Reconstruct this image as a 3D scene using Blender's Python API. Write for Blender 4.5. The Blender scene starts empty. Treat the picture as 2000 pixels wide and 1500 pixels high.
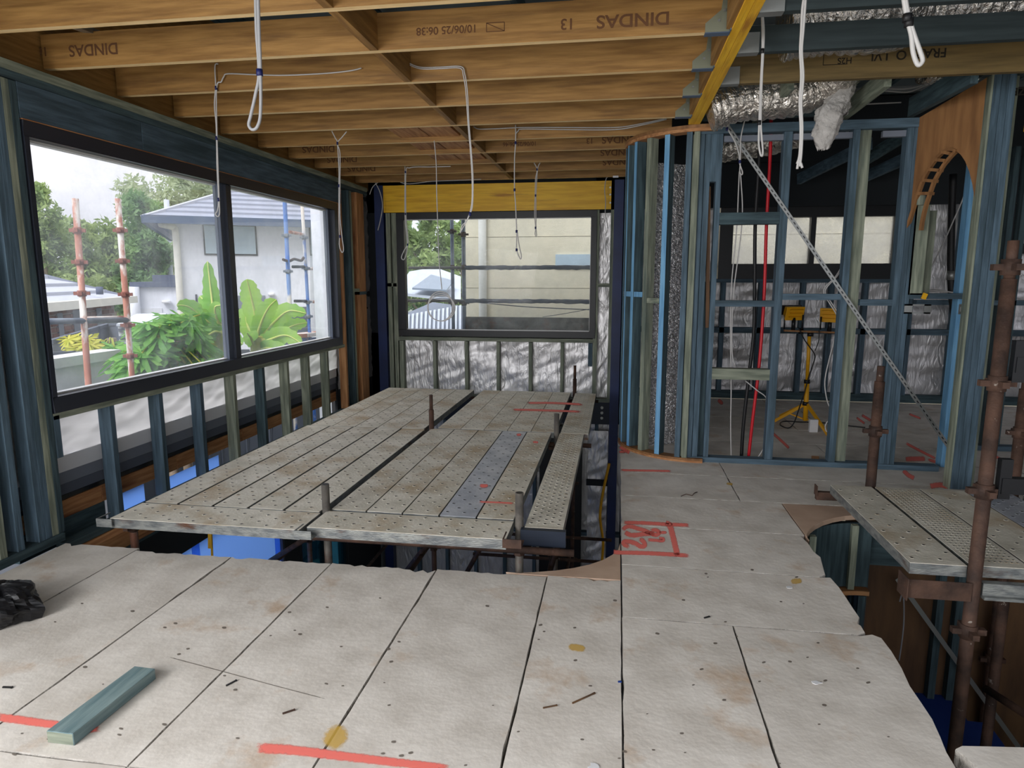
import bpy, bmesh, math, random
from mathutils import Vector, Matrix, noise
random.seed(7)
C = bpy.context.scene.collection
SC = bpy.context.scene
PI = math.pi

# ---------------------------------------------------------------- camera
YAW, PITCH, FPX, EYE = math.radians(-8.99), math.radians(-9.06), 1294.0, 1.57
cy, sy, cp, sp = math.cos(YAW), math.sin(YAW), math.cos(PITCH), math.sin(PITCH)
FWD = Vector((sy * cp, cy * cp, sp)); RGT = Vector((cy, -sy, 0)); DWN = -RGT.cross(FWD)
cam = bpy.data.cameras.new('camera'); camo = bpy.data.objects.new('camera', cam); C.objects.link(camo)
cam.sensor_width = 36; cam.lens = FPX / 2000 * 36; cam.clip_start = .05; cam.clip_end = 300
camo.matrix_world = Matrix(((RGT.x, -DWN.x, -FWD.x, 0), (RGT.y, -DWN.y, -FWD.y, 0), (RGT.z, -DWN.z, -FWD.z, EYE), (0, 0, 0, 1)))
SC.camera = camo
# ---------------------------------------------------------------- sky, sun, exposure
SC.view_settings.view_transform = 'Standard'; SC.view_settings.look = 'None'
SC.view_settings.gamma = 1; SC.view_settings.use_curve_mapping = False
SC.view_settings.exposure = 0.20
W = bpy.data.worlds.new('world'); SC.world = W; W.use_nodes = True
nt = W.node_tree; N = nt.nodes; Lk = nt.links
for n in list(N): N.remove(n)
tc = N.new('ShaderNodeTexCoord'); sep = N.new('ShaderNodeSeparateXYZ'); Lk.new(tc.outputs['Generated'], sep.inputs[0])
mp = N.new('ShaderNodeMapping'); mp.inputs['Scale'].default_value = (1, 1, 2.6); Lk.new(tc.outputs['Generated'], mp.inputs[0])
no = N.new('ShaderNodeTexNoise'); no.inputs['Scale'].default_value = 3.0; no.inputs['Detail'].default_value = 5; Lk.new(mp.outputs[0], no.inputs['Vector'])
cr = N.new('ShaderNodeValToRGB'); Lk.new(no.outputs['Fac'], cr.inputs[0])
cr.color_ramp.elements[0].position = .36; cr.color_ramp.elements[0].color = (.62, .63, .70, 1)
cr.color_ramp.elements[1].position = .58; cr.color_ramp.elements[1].color = (.82, .83, .90, 1)
gr = N.new('ShaderNodeMapRange'); Lk.new(sep.outputs['Z'], gr.inputs['Value'])
gr.inputs['From Min'].default_value = .25; gr.inputs['From Max'].default_value = 1; gr.inputs['To Min'].default_value = 1.0; gr.inputs['To Max'].default_value = 1.9
mx = N.new('ShaderNodeMixRGB'); mx.blend_type = 'MULTIPLY'; mx.inputs['Fac'].default_value = 1
Lk.new(cr.outputs[0], mx.inputs[1]); Lk.new(gr.outputs[0], mx.inputs[2])
bg = N.new('ShaderNodeBackground'); bg.inputs['Strength'].default_value = 1.38; Lk.new(mx.outputs[0], bg.inputs[0])
wo = N.new('ShaderNodeOutputWorld'); Lk.new(bg.outputs[0], wo.inputs[0])

def area(name, loc, size, size_y, power, target, color=(1, 1, 1)):
    l = bpy.data.lights.new(name, 'AREA'); l.shape = 'RECTANGLE'; l.size = size; l.size_y = size_y; l.energy = power; l.color = color
    o = bpy.data.objects.new(name, l); C.objects.link(o); o.location = loc
    o.rotation_euler = (Vector(target) - Vector(loc)).to_track_quat('-Z', 'Y').to_euler(); return o
sun = bpy.data.lights.new('overcast_sun', 'SUN'); sun.energy = 2.6; sun.angle = math.radians(30); sun.color = (.98, .98, 1)
so = bpy.data.objects.new('overcast_sun', sun); C.objects.link(so); so.rotation_euler = (math.radians(40), math.radians(-12), math.radians(0))
# added lamps standing in for daylight from unseen openings, behind camera and rear left
area('rear_fill_light', (-.6, -2.6, 1.75), 5.0, 2.2, 48, (-.3, 5, .9), (1, .98, .95))
area('rear_left_fill_light', (-3.2, -.6, 1.6), 3.4, 1.5, 215, (2.5, 2.2, .6), (.98, .99, 1))

# ---------------------------------------------------------------- measuring helper: photograph point -> point on a real plane
def at(u, v, X=None, Y=None, Z=None, pl=None):
    d = RGT * (u - 1000) + DWN * (v - 750) + FWD * FPX; o = Vector((0, 0, EYE))
    if X is not None: t = X / d.x
    elif Y is not None: t = Y / d.y
    elif Z is not None: t = (Z - EYE) / d.z
    else: t = (pl[0] - o).dot(pl[1]) / d.dot(pl[1])
    return o + d * t

# ---------------------------------------------------------------- materials
def lin(c): return tuple(((x / 255) / 12.92 if x / 255 <= .04045 else ((x / 255 + .055) / 1.055) ** 2.4) for x in c) + (1,)
MATS = {}
def newmat(name):
    m = bpy.data.materials.new(name); m.use_nodes = True; t = m.node_tree
    return m, t, t.nodes['Principled BSDF'], t.nodes, t.links
def noisy(name, c1, c2, scale=5, stretch=(1, 1, 1), rough=.7, metal=0, bump=0, bscale=None, detail=5, lo=.35, hi=.65, vary=.0, c3=None, c3scale=2, c3lo=.55, c3hi=.7, spec=.4, bstretch=None):
    """two-colour noise with optional third stain colour, per-object value variation, and bump"""
    m, t, b, n, l = newmat(name)
    tcn = n.new('ShaderNodeTexCoord'); mpn = n.new('ShaderNodeMapping'); mpn.inputs['Scale'].default_value = stretch
    l.new(tcn.outputs['Object'], mpn.inputs[0])
    oi = n.new('ShaderNodeObjectInfo'); ad = n.new('ShaderNodeVectorMath'); ad.operation = 'ADD'
    sc = n.new('ShaderNodeVectorMath'); sc.operation = 'SCALE'; cb = n.new('ShaderNodeCombineXYZ')
    for i in range(3): l.new(oi.outputs['Random'], cb.inputs[i])
    l.new(cb.outputs[0], sc.inputs[0]); sc.inputs['Scale'].default_value = 37.0
    l.new(mpn.outputs[0], ad.inputs[0]); l.new(sc.outputs[0], ad.inputs[1])
    nn = n.new('ShaderNodeTexNoise'); nn.inputs['Scale'].default_value = scale; nn.inputs['Detail'].default_value = detail
    l.new(ad.outputs[0], nn.inputs['Vector'])
    rp = n.new('ShaderNodeValToRGB'); l.new(nn.outputs['Fac'], rp.inputs[0])
    rp.color_ramp.elements[0].position = lo; rp.color_ramp.elements[0].color = lin(c1)
    rp.color_ramp.elements[1].position = hi; rp.color_ramp.elements[1].color = lin(c2)
    out = rp.outputs[0]
    if c3:
        n3 = n.new('ShaderNodeTexNoise'); n3.inputs['Scale'].default_value = c3scale; n3.inputs['Detail'].default_value = 6; n3.inputs['Roughness'].default_value = .62
        l.new(ad.outputs[0], n3.inputs['Vector'])
        mr = n.new('ShaderNodeMapRange'); l.new(n3.outputs['Fac'], mr.inputs[0]); mr.inputs['From Min'].default_value = c3lo; mr.inputs['From Max'].default_value = c3hi
        mxx = n.new('ShaderNodeMixRGB'); l.new(mr.outputs[0], mxx.inputs[0]); l.new(out, mxx.inputs[1]); mxx.inputs[2].default_value = lin(c3); out = mxx.outputs[0]
    if vary:
        hs = n.new('ShaderNodeHueSaturation'); mv = n.new('ShaderNodeMapRange'); l.new(oi.outputs['Random'], mv.inputs[0])
        mv.inputs['To Min'].default_value = 1 - vary; mv.inputs['To Max'].default_value = 1 + vary
        l.new(mv.outputs[0], hs.inputs['Value']); l.new(out, hs.inputs['Color']); out = hs.outputs[0]
    l.new(out, b.inputs['Base Color'])
    b.inputs['Roughness'].default_value = rough; b.inputs['Metallic'].default_value = metal; b.inputs['Specular IOR Level'].default_value = spec
    if bump:
        nb = n.new('ShaderNodeTexNoise'); nb.inputs['Scale'].default_value = bscale or scale * 3; nb.inputs['Detail'].default_value = 4
        if bstretch:
            m2 = n.new('ShaderNodeMapping'); m2.inputs['Scale'].default_value = bstretch; l.new(tcn.outputs['Object'], m2.inputs[0]); l.new(m2.outputs[0], nb.inputs['Vector'])
        else: l.new(ad.outputs[0], nb.inputs['Vector'])
        bp = n.new('ShaderNodeBump'); bp.inputs['Strength'].default_value = bump; bp.inputs['Distance'].default_value = .02
        l.new(nb.outputs['Fac'], bp.inputs['Height']); l.new(bp.outputs[0], b.inputs['Normal'])
    MATS[name] = m; return m
def plain(name, c, rough=.6, metal=0, spec=.4):
    m, t, b, n, l = newmat(name); b.inputs['Base Color'].default_value = lin(c); b.inputs['Roughness'].default_value = rough
    b.inputs['Metallic'].default_value = metal; b.inputs['Specular IOR Level'].default_value = spec; MATS[name] = m; return m
GZ, GX, GY = (6, 6, .5), (.5, 6, 6), (6, .5, 6)
for ax, st in (('z', GZ), ('x', GX), ('y', GY)):
    noisy('blue_pine_' + ax, (64, 82, 94), (88, 110, 126), 7, st, .75, bump=.15, bscale=14, vary=.14, c3=(54, 72, 80), c3scale=1.6, c3lo=.5, c3hi=.68)
    noisy('green_pine_' + ax, (108, 116, 102), (150, 156, 138), 7, st, .8, bump=.15, bscale=14, vary=.12, c3=(86, 98, 92), c3scale=1.5)
    noisy('teal_pine_' + ax, (48, 64, 70), (72, 92, 98), 7, st, .8, bump=.15, bscale=14, vary=.12)
    noisy('lvl_' + ax, (130, 93, 46), (164, 123, 68), 6, st, .6, bump=.08, bscale=20, vary=.07, c3=(110, 78, 42), c3scale=2.2, c3lo=.52, c3hi=.72)
    noisy('yellow_lvl_' + ax, (224, 168, 26), (246, 196, 44), 5, st, .45, bump=.05, vary=.03, c3=(176, 118, 22), c3scale=2.4, c3lo=.56, c3hi=.72)
    noisy('orange_pine_' + ax, (158, 106, 66), (192, 142, 96), 7, st, .7, bump=.1, bscale=14, vary=.08, c3=(120, 74, 48), c3scale=2)
noisy('lvl_edge', (232, 196, 138), (246, 216, 164), 6, GX, .6, bump=.08)
noisy('blue_pine_bright', (96, 146, 186), (120, 172, 208), 7, GZ, .7, vary=.06, bump=.1)  # blue pine in window light, the light put into its colour
noisy('ply', (124, 86, 52), (154, 110, 68), 4, (5, 5, .6), .6, bump=.05, vary=.04)
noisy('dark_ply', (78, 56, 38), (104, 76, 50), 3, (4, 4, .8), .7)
noisy('hebel', (206, 198, 188), (228, 221, 212), 5, (1, 1, 1), .85, bump=.10, bscale=34, detail=8, c3=(190, 160, 130), c3scale=3.2, c3lo=.58, c3hi=.78, vary=.03)
noisy('hebel_chip', (150, 144, 136), (196, 190, 182), 12, (1, 1, 1), .95, bump=.8, bscale=40)
noisy('fibre_board', (190, 160, 138), (204, 176, 154), 6, (1, 1, 1), .7, bump=.06)
noisy('plank_steel', (204, 198, 182), (230, 224, 210), 6, (1, 1, 1), .6, .05, bump=.15, bscale=60, c3=(186, 166, 136), c3scale=2.5, c3lo=.5, c3hi=.68, vary=.07)
noisy('plank_steel_clean', (160, 166, 178), (192, 196, 204), 6, (1, 1, 1), .45, .25, bump=.1, bscale=60, vary=.05)
noisy('galv_edge', (112, 116, 118), (156, 158, 154), 14, (1, 1, 3), .5, .5, bump=.2, c3=(104, 72, 54), c3scale=3, c3lo=.58)
noisy('rusty_steel', (58, 44, 38), (92, 68, 56), 9, (1, 1, 1), .75, .2, bump=.3, c3=(150, 140, 130), c3scale=16, c3lo=.66, c3hi=.70, vary=.1)
noisy('rust_red_pole', (166, 108, 90), (196, 140, 120), 7, (1, 1, .4), .8, bump=.2, c3=(226, 220, 212), c3scale=5, c3lo=.49, c3hi=.56)
noisy('rust_coupler', (140, 84, 70), (164, 104, 88), 7)
noisy('offcut_pine', (98, 122, 126), (132, 152, 152), 7, GY, .8, bump=.15, c3=(150, 156, 138), c3scale=2)
noisy('blue_pole', (56, 98, 168), (96, 130, 176), 5, (1, 1, .5), .6, bump=.2, c3=(206, 200, 190), c3scale=3, c3lo=.5, c3hi=.58)
noisy('grey_pole', (96, 106, 122), (140, 148, 158), 8, (1, 1, 1), .6, .2, bump=.2)
noisy('scaffold_grey', (88, 84, 80), (122, 116, 108), 9, (1, 1, 1), .6, .4, bump=.2, c3=(110, 72, 56), c3scale=5)
def foil(name, c, rough, bs, strength, st, dist=.03):
    m, t, b, n, l = newmat(name); b.inputs['Base Color'].default_value = lin(c); b.inputs['Metallic'].default_value = .92; b.inputs['Roughness'].default_value = rough
    tcn = n.new('ShaderNodeTexCoord'); mpn = n.new('ShaderNodeMapping'); mpn.inputs['Scale'].default_value = st; l.new(tcn.outputs['Object'], mpn.inputs[0])
    nb = n.new('ShaderNodeTexNoise'); nb.inputs['Scale'].default_value = bs; nb.inputs['Detail'].default_value = 5; nb.inputs['Distortion'].default_value = 1.2
    l.new(mpn.outputs[0], nb.inputs['Vector']); bp = n.new('ShaderNodeBump'); bp.inputs['Strength'].default_value = strength; bp.inputs['Distance'].default_value = dist
    l.new(nb.outputs['Fac'], bp.inputs['Height']); l.new(bp.outputs[0], b.inputs['Normal']); MATS[name] = m
foil('foil', (214, 212, 212), .42, 5, .55, (2.6, 2.6, .8)); MATS['foil'].node_tree.nodes['Principled BSDF'].inputs['Metallic'].default_value = .7
foil('foil_crinkle', (222, 222, 224), .2, 38, 1.0, (1, 1, 1), .02)
foil('duct_foil', (214, 208, 200), .22, 16, 1.0, (1, 1, 1), .03)
noisy('wrap_back', (196, 192, 186), (222, 218, 212), 3, (1, .5, 2), .5, 0, bump=.5, bscale=6)
def make_translucent(nm, f):
    m = MATS[nm]; t = m.node_tree; n = t.nodes; l = t.links; b = n['Principled BSDF']; ts = n.new('ShaderNodeBsdfTranslucent'); ts.inputs[0].default_value = (.75, .73, .70, 1); x = n.new('ShaderNodeMixShader'); x.inputs[0].default_value = f
    l.new(b.outputs[0], x.inputs[1]); l.new(ts.outputs[0], x.inputs[2]); l.new(x.outputs[0], n['Material Output'].inputs[0])
make_translucent('wrap_back', .6)
plain('frame_black', (44, 48, 58), .35); plain('frame_dark', (18, 20, 24), .4)
plain('frame_inner', (84, 92, 106), .35)
plain('white_seal', (226, 226, 224), .5)
noisy('navy_steel', (20, 36, 76), (26, 46, 96), 3, (1, 1, 1), .45, vary=0)
plain('navy_dark', (26, 36, 52), .5)
plain('zinc', (150, 152, 150), .42, .7); plain('hanger_zinc', (132, 134, 116), .5, .45)
plain('cable_white', (188, 186, 184), .5); plain('cable_grey', (150, 150, 152), .5); plain('cable_black', (20, 20, 22), .5)
plain('tie_navy', (22, 30, 84), .5); plain('red_pipe', (196, 26, 38), .4); plain('black_plastic', (22, 22, 25), .35)
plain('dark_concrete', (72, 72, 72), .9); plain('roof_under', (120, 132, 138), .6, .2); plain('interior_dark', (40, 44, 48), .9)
plain('work_yellow', (226, 164, 20), .45); plain('white_plastic', (228, 228, 230), .5); plain('stamp_ink', (96, 64, 40), .9); plain('stamp_ink_dark', (34, 28, 20), .9)
plain('blue_tarp', (26, 58, 130), .6); plain('strap_yellow', (226, 170, 24), .6)
noisy('insulation', (168, 164, 160), (206, 202, 198), 9, (1, 1, 1), 1, bump=1, bscale=30, detail=8)
noisy('house_white', (216, 219, 226), (226, 228, 234), .6, (1, 1, 1), .9); noisy('render_beige', (206, 197, 172), (216, 208, 184), 1, (1, 1, 1), .9, bump=.2, bscale=60)
plain('roof_tile', (150, 156, 170), .7); plain('roof_tile_pale', (178, 182, 192), .7); plain('gutter_blue', (84, 98, 120), .5); plain('gutter_cream', (216, 214, 204), .5)
plain('window_blind', (170, 188, 198), .4); plain('fence_dark', (86, 92, 104), .8); plain('fence_mid', (118, 124, 136), .8); plain('parapet_dark', (88, 96, 116), .7)
noisy('brick', (96, 66, 62), (124, 86, 78), 8, (1, 1, 1), .9, vary=.2); plain('mortar', (150, 140, 134), .9); plain('joint_beige', (190, 182, 160), .9)
plain('shed_white', (214, 216, 220), .5); plain('roof_metal', (196, 202, 212), .5); plain('solar', (130, 142, 156), .3)
noisy('grass', (120, 124, 112), (146, 150, 136), 3, (1, 1, 1), .95)
noisy('bark', (120, 104, 88), (150, 134, 116), 6, (1, 1, .5), .9)
def leafmat(name, c1, c2, tr=.45):
    m, t, b, n, l = newmat(name); tcn = n.new('ShaderNodeTexCoord'); nn = n.new('ShaderNodeTexNoise'); nn.inputs['Scale'].default_value = 1.3; nn.inputs['Detail'].default_value = 4
    l.new(tcn.outputs['Object'], nn.inputs['Vector']); rp = n.new('ShaderNodeValToRGB'); l.new(nn.outputs['Fac'], rp.inputs[0])
    rp.color_ramp.elements[0].position = .38; rp.color_ramp.elements[0].color = lin(c1); rp.color_ramp.elements[1].position = .62; rp.color_ramp.elements[1].color = lin(c2)
    l.new(rp.outputs[0], b.inputs['Base Color']); b.inputs['Roughness'].default_value = .6
    ts = n.new('ShaderNodeBsdfTranslucent'); l.new(rp.outputs[0], ts.inputs[0]); mxs = n.new('ShaderNodeMixShader'); mxs.inputs[0].default_value = tr
    l.new(b.outputs[0], mxs.inputs[1]); l.new(ts.outputs[0], mxs.inputs[2]); l.new(mxs.outputs[0], n['Material Output'].inputs[0]); MATS[name] = m
leafmat('gum_leaf', (124, 148, 88), (176, 194, 124)); leafmat('gum_leaf_pale', (164, 178, 140), (196, 206, 170)); leafmat('gum_leaf_deep', (112, 148, 98), (150, 182, 118))
leafmat('banana_leaf', (120, 184, 56), (176, 220, 96), .5); leafmat('papaya_leaf', (92, 160, 62), (140, 196, 84), .4); leafmat('yellow_leaf', (190, 196, 70), (214, 206, 90), .4)
plain('midrib', (196, 206, 110), .6)
def glass(name, haze=.06, tint=(1, 1, 1, 1), refl=.06, hazecol=(225, 232, 235)):
    m, t, b, n, l = newmat(name); n.remove(b); o = n['Material Output']
    tr = n.new('ShaderNodeBsdfTransparent'); tr.inputs[0].default_value = tint
    gl = n.new('ShaderNodeBsdfGlossy'); gl.inputs['Roughness'].default_value = .02
    lw = n.new('ShaderNodeLayerWeight'); lw.inputs['Blend'].default_value = .25
    ma = n.new('ShaderNodeMath'); ma.operation = 'MULTIPLY_ADD'; l.new(lw.outputs['Fresnel'], ma.inputs[0]); ma.inputs[1].default_value = .12; ma.inputs[2].default_value = refl * .4
    m1 = n.new('ShaderNodeMixShader'); l.new(ma.outputs[0], m1.inputs[0]); l.new(tr.outputs[0], m1.inputs[1]); l.new(gl.outputs[0], m1.inputs[2])
    df = n.new('ShaderNodeBsdfDiffuse'); df.inputs[0].default_value = lin(hazecol); tl = n.new('ShaderNodeBsdfTranslucent'); tl.inputs[0].default_value = lin(hazecol)
    m3 = n.new('ShaderNodeMixShader'); m3.inputs[0].default_value = .6 if haze < .3 else .9; l.new(df.outputs[0], m3.inputs[1]); l.new(tl.outputs[0], m3.inputs[2])
    tcn = n.new('ShaderNodeTexCoord'); nn = n.new('ShaderNodeTexNoise'); nn.inputs['Scale'].default_value = 2.2; nn.inputs['Detail'].default_value = 8; nn.inputs['Roughness'].default_value = .7; l.new(tcn.outputs['Object'], nn.inputs['Vector'])
    mr = n.new('ShaderNodeMapRange'); l.new(nn.outputs['Fac'], mr.inputs[0]); mr.inputs['From Min'].default_value = .3 if haze < .9 else -2; mr.inputs['From Max'].default_value = .75 if haze < .9 else -1; mr.inputs['To Max'].default_value = haze * 2
    m2 = n.new('ShaderNodeMixShader'); l.new(mr.outputs[0], m2.inputs[0]); l.new(m1.outputs[0], m2.inputs[1]); l.new(m3.outputs[0], m2.inputs[2]); l.new(m2.outputs[0], o.inputs[0]); MATS[name] = m
glass('glass_side', .10); glass('glass_far', .09, (.92, .94, .95, 1), .0); glass('glass_blue_film', .95, (.5, .7, 1, 1), .02, (178, 210, 255)); glass('glass_teal', .12, (.15, .35, .42, 1), .1, (40, 90, 110)); glass('glass_obscure', .42, (.9, .92, .95, 1), .0, (240, 242, 246))
def netmat():
    m, t, b, n, l = newmat('debris_net'); b.inputs['Base Color'].default_value = lin((96, 108, 104)); tr = n.new('ShaderNodeBsdfTransparent'); mxs = n.new('ShaderNodeMixShader'); mxs.inputs[0].default_value = .34
    l.new(tr.outputs[0], mxs.inputs[1]); l.new(b.outputs[0], mxs.inputs[2]); l.new(mxs.outputs[0], n['Material Output'].inputs[0]); MATS['debris_net'] = m
netmat()
def paintmat(name, c, mxa=.93):
    m, t, b, n, l = newmat(name); b.inputs['Base Color'].default_value = lin(c); b.inputs['Roughness'].default_value = .8
    a = n.new('ShaderNodeAttribute'); a.attribute_name = 'cover'; tcn = n.new('ShaderNodeTexCoord'); nn = n.new('ShaderNodeTexNoise'); nn.inputs['Scale'].default_value = 70; nn.inputs['Detail'].default_value = 4
    l.new(tcn.outputs['Object'], nn.inputs['Vector']); ml = n.new('ShaderNodeMath'); ml.operation = 'MULTIPLY_ADD'; l.new(nn.outputs['Fac'], ml.inputs[0]); ml.inputs[1].default_value = .9; ml.inputs[2].default_value = -.45
    ad = n.new('ShaderNodeMath'); ad.operation = 'ADD'; l.new(a.outputs['Fac'], ad.inputs[0]); l.new(ml.outputs[0], ad.inputs[1])
    mr = n.new('ShaderNodeMapRange'); l.new(ad.outputs[0], mr.inputs[0]); mr.inputs['From Min'].default_value = .08; mr.inputs['From Max'].default_value = .75; mr.inputs['To Max'].default_value = mxa
    l.new(mr.outputs[0], b.inputs['Alpha']); MATS[name] = m
paintmat('spray_red', (255, 128, 116)); paintmat('spray_yellow', (226, 182, 70), .62); paintmat('stain_dark', (118, 108, 98), .75)

# ---------------------------------------------------------------- mesh building
def link(o, parent=None):
    C.objects.link(o)
    if parent is not None: o.parent = parent
    return o
class MB:
    def __init__(s): s.v = []; s.f = []; s.m = []; s.sm = []
    def add(s, vs, fs, mi=0, sm=False):
        b = len(s.v); s.v += [tuple(v) for v in vs]; s.f += [tuple(b + i for i in f) for f in fs]; s.m += [mi] * len(fs); s.sm += [sm] * len(fs); return s
    def box(s, a, b, mi=0):
        x0, y0, z0 = a; x1, y1, z1 = b
        return s.add([(x0, y0, z0), (x1, y0, z0), (x1, y1, z0), (x0, y1, z0), (x0, y0, z1), (x1, y0, z1), (x1, y1, z1), (x0, y1, z1)],
                     [(0, 3, 2, 1), (4, 5, 6, 7), (0, 1, 5, 4), (1, 2, 6, 5), (2, 3, 7, 6), (3, 0, 4, 7)], mi)
    def beam(s, p, q, w, h, side=None, mi=0):
        """rectangular bar from p to q; w along `side`, h along the third axis"""
        p = Vector(p); q = Vector(q); d = (q - p).normalized()
        sd = Vector(side) if side is not None else (Vector((0, 0, 1)).cross(d) if abs(d.z) < .95 else Vector((1, 0, 0)))
        sd = (sd - d * sd.dot(d)).normalized(); u = d.cross(sd)
        c = [sd * (w / 2 * a) + u * (h / 2 * b) for a, b in ((-1, -1), (1, -1), (1, 1), (-1, 1))]
        return s.add([p + x for x in c] + [q + x for x in c], [(3, 2, 1, 0), (4, 5, 6, 7), (0, 1, 5, 4), (1, 2, 6, 5), (2, 3, 7, 6), (3, 0, 4, 7)], mi)
    def tube(s, pts, r, n=8, mi=0, cap=True, close=False):
        pts = [Vector(p) for p in pts]; k = len(pts); base = len(s.v); up = None; rings = []
        for i, p in enumerate(pts):
            if close: d = pts[(i + 1) % k] - pts[i - 1]
            else: d = (pts[min(i + 1, k - 1)] - pts[max(i - 1, 0)])
            d = d.normalized() if d.length > 1e-9 else Vector((0, 0, 1))
            if up is None: up = Vector((0, 0, 1)) if abs(d.z) < .9 else Vector((1, 0, 0))
            a = d.cross(up).normalized(); up = a.cross(d).normalized()
            rr = r[i] if isinstance(r, (list, tuple)) else r
            rings.append([p + (a * math.cos(2 * PI * j / n) + up * math.sin(2 * PI * j / n)) * rr for j in range(n)])
        vs = [v for R_ in rings for v in R_]; fs = []
        for i in range(k if close else k - 1):
            for j in range(n):
                i2 = (i + 1) % k; fs.append((i * n + j, i * n + (j + 1) % n, i2 * n + (j + 1) % n, i2 * n + j))
        s.add(vs, fs, mi, True)
        if cap and not close: s.add(rings[0], [tuple(range(n))[::-1]], mi); s.add(rings[-1], [tuple(range(n))], mi)
        return s
    def prism(s, poly, off, mi=0, mi_side=None):
        """poly: list of 3-D points (planar); extruded by vector off"""
        n = len(poly); P = [Vector(p) for p in poly]; Q = [p + Vector(off) for p in P]
        s.add(P + Q, [tuple(range(n))[::-1], tuple(range(n, 2 * n))], mi)
        s.add(P + Q, [(i, (i + 1) % n, n + (i + 1) % n, n + i) for i in range(n)], mi if mi_side is None else mi_side)
        return s
    def grid(s, fn, nu, nv, mi=0, sm=True):
        vs = [fn(i / nu, j / nv) for j in range(nv + 1) for i in range(nu + 1)]
        fs = [(j * (nu + 1) + i, j * (nu + 1) + i + 1, (j + 1) * (nu + 1) + i + 1, (j + 1) * (nu + 1) + i) for j in range(nv) for i in range(nu)]
        return s.add(vs, fs, mi, sm)
    def build(s, name, mats, parent=None, loc=None, bevel=0, kind=None):
        me = bpy.data.meshes.new(name); L = Vector(loc) if loc is not None else None
        vs = s.v if L is None else [tuple(Vector(v) - L) for v in s.v]
        me.from_pydata(vs, [], s.f); mats = mats if isinstance(mats, (list, tuple)) else [mats]
        for m in mats: me.materials.append(MATS[m])
        for p, mi, sm in zip(me.polygons, s.m, s.sm): p.material_index = mi; p.use_smooth = sm
        bm = bmesh.new(); bm.from_mesh(me); bmesh.ops.remove_doubles(bm, verts=bm.verts, dist=1e-5)
        bmesh.ops.recalc_face_normals(bm, faces=bm.faces)
        if bevel: bmesh.ops.bevel(bm, geom=[e for e in bm.edges if e.calc_face_angle(0) > .5], offset=bevel, segments=1, affect='EDGES')
        bm.to_mesh(me); bm.free(); me.update()
        o = bpy.data.objects.new(name, me)
        if L is not None: o.location = L
        if kind: o['kind'] = kind
        return link(o, parent)
def tag(o, label=None, cat=None, group=None):
    if label: o['label'] = label
    if cat: o['category'] = cat
    if group: o['group'] = group
    return o
def thing(name, loc=(0, 0, 0), label=None, cat=None, group=None):
    o = bpy.data.objects.new(name, None); o.location = loc; o.empty_display_size = .1; C.objects.link(o); return tag(o, label, cat, group)
def struct(name, loc=(0, 0, 0)):
    o = bpy.data.objects.new(name, None); o.location = loc; o['kind'] = 'structure'; C.objects.link(o); return o
def box(name, a, b, m, parent=None, bevel=0): return MB().box(a, b).build(name, m, parent, bevel=bevel)
def smooth(pts, k=5):
    """Catmull-Rom through points"""
    P = [Vector(p) for p in pts]; out = []
    for i in range(len(P) - 1):
        a = P[i - 1] if i else P[0]; b = P[i]; c = P[i + 1]; d = P[i + 2] if i + 2 < len(P) else P[-1]
        for j in range(k):
            t = j / k; out.append(.5 * ((2 * b) + (c - a) * t + (2 * a - 5 * b + 4 * c - d) * t * t + (3 * b - a - 3 * c + d) * t ** 3))
    out.append(P[-1]); return out
def fbm(x, y, z=0): return noise.noise(Vector((x, y, z)))

CEIL = 2.79; XL = -3.30; YF = 8.75; YP = 5.75; YB = 9.0
def pxX(u, v, Y): return at(u, v, Y=Y).x
def pxY(u, v, X): return at(u, v, X=X).y

# ================================================================ FLOOR
floor = struct('floor')
def jag(a, b, amp, n, seed):
    """chipped edge points from a to b (exclusive of b)"""
    r = random.Random(seed); A = Vector(a); B = Vector(b); d = (B - A); nrm = Vector((-d.y, d.x)).normalized(); out = []
    for i in range(n):
        t = i / n; o = 0 if i == 0 else (r.random() ** 3) * amp
        if i and r.random() < .12: o += amp * .9
        out.append(A + d * t + nrm * o)
    return out
def panel(poly, name='floor_panel', mats=('hebel', 'hebel_chip'), th=.075, parent=floor, z=0.0):
    pp_ = []
    for p in poly:
        p = Vector(p[:2])
        if not pp_ or (p - pp_[-1]).length > 2e-3: pp_.append(p)
    poly = pp_
    mb = MB(); n = len(poly); c = sum((Vector(p[:2]) for p in poly), Vector((0, 0))) / n
    P = [Vector(p[:2]) for p in poly]
    ins = []
    for i in range(n):                        # small worn arris all round
        a = P[i - 1]; b = P[i]; e = P[(i + 1) % n]; d1 = (b - a).normalized(); d2 = (e - b).normalized()
        nn_ = Vector((-(d1.y + d2.y), d1.x + d2.x)); nn_ = nn_.normalized() if nn_.length > 1e-6 else Vector((0, 0)); ins.append(b + nn_ * .0022)
    top = [(p.x, p.y, z) for p in ins]; mid = [(p.x, p.y, z - .005) for p in P]; bot = [(p.x, p.y, z - th) for p in P]
    mb.add(top, [tuple(range(n))], 0)
    mb.add(top + mid, [(i, (i + 1) % n, n + (i + 1) % n, n + i) for i in range(n)], 1)
    mb.add(mid + bot, [(i, (i + 1) % n, n + (i + 1) % n, n + i) for i in range(n)], 1)
    mb.add(bot, [tuple(range(n))[::-1]], 1)
    o = mb.build(name, list(mats), parent); bm = bmesh.new(); bm.from_mesh(o.data); bmesh.ops.triangulate(bm, faces=[f for f in bm.faces if len(f.verts) > 4], ngon_method='EAR_CLIP'); bm.to_mesh(o.data); bm.free(); return o
G = .0016
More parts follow.
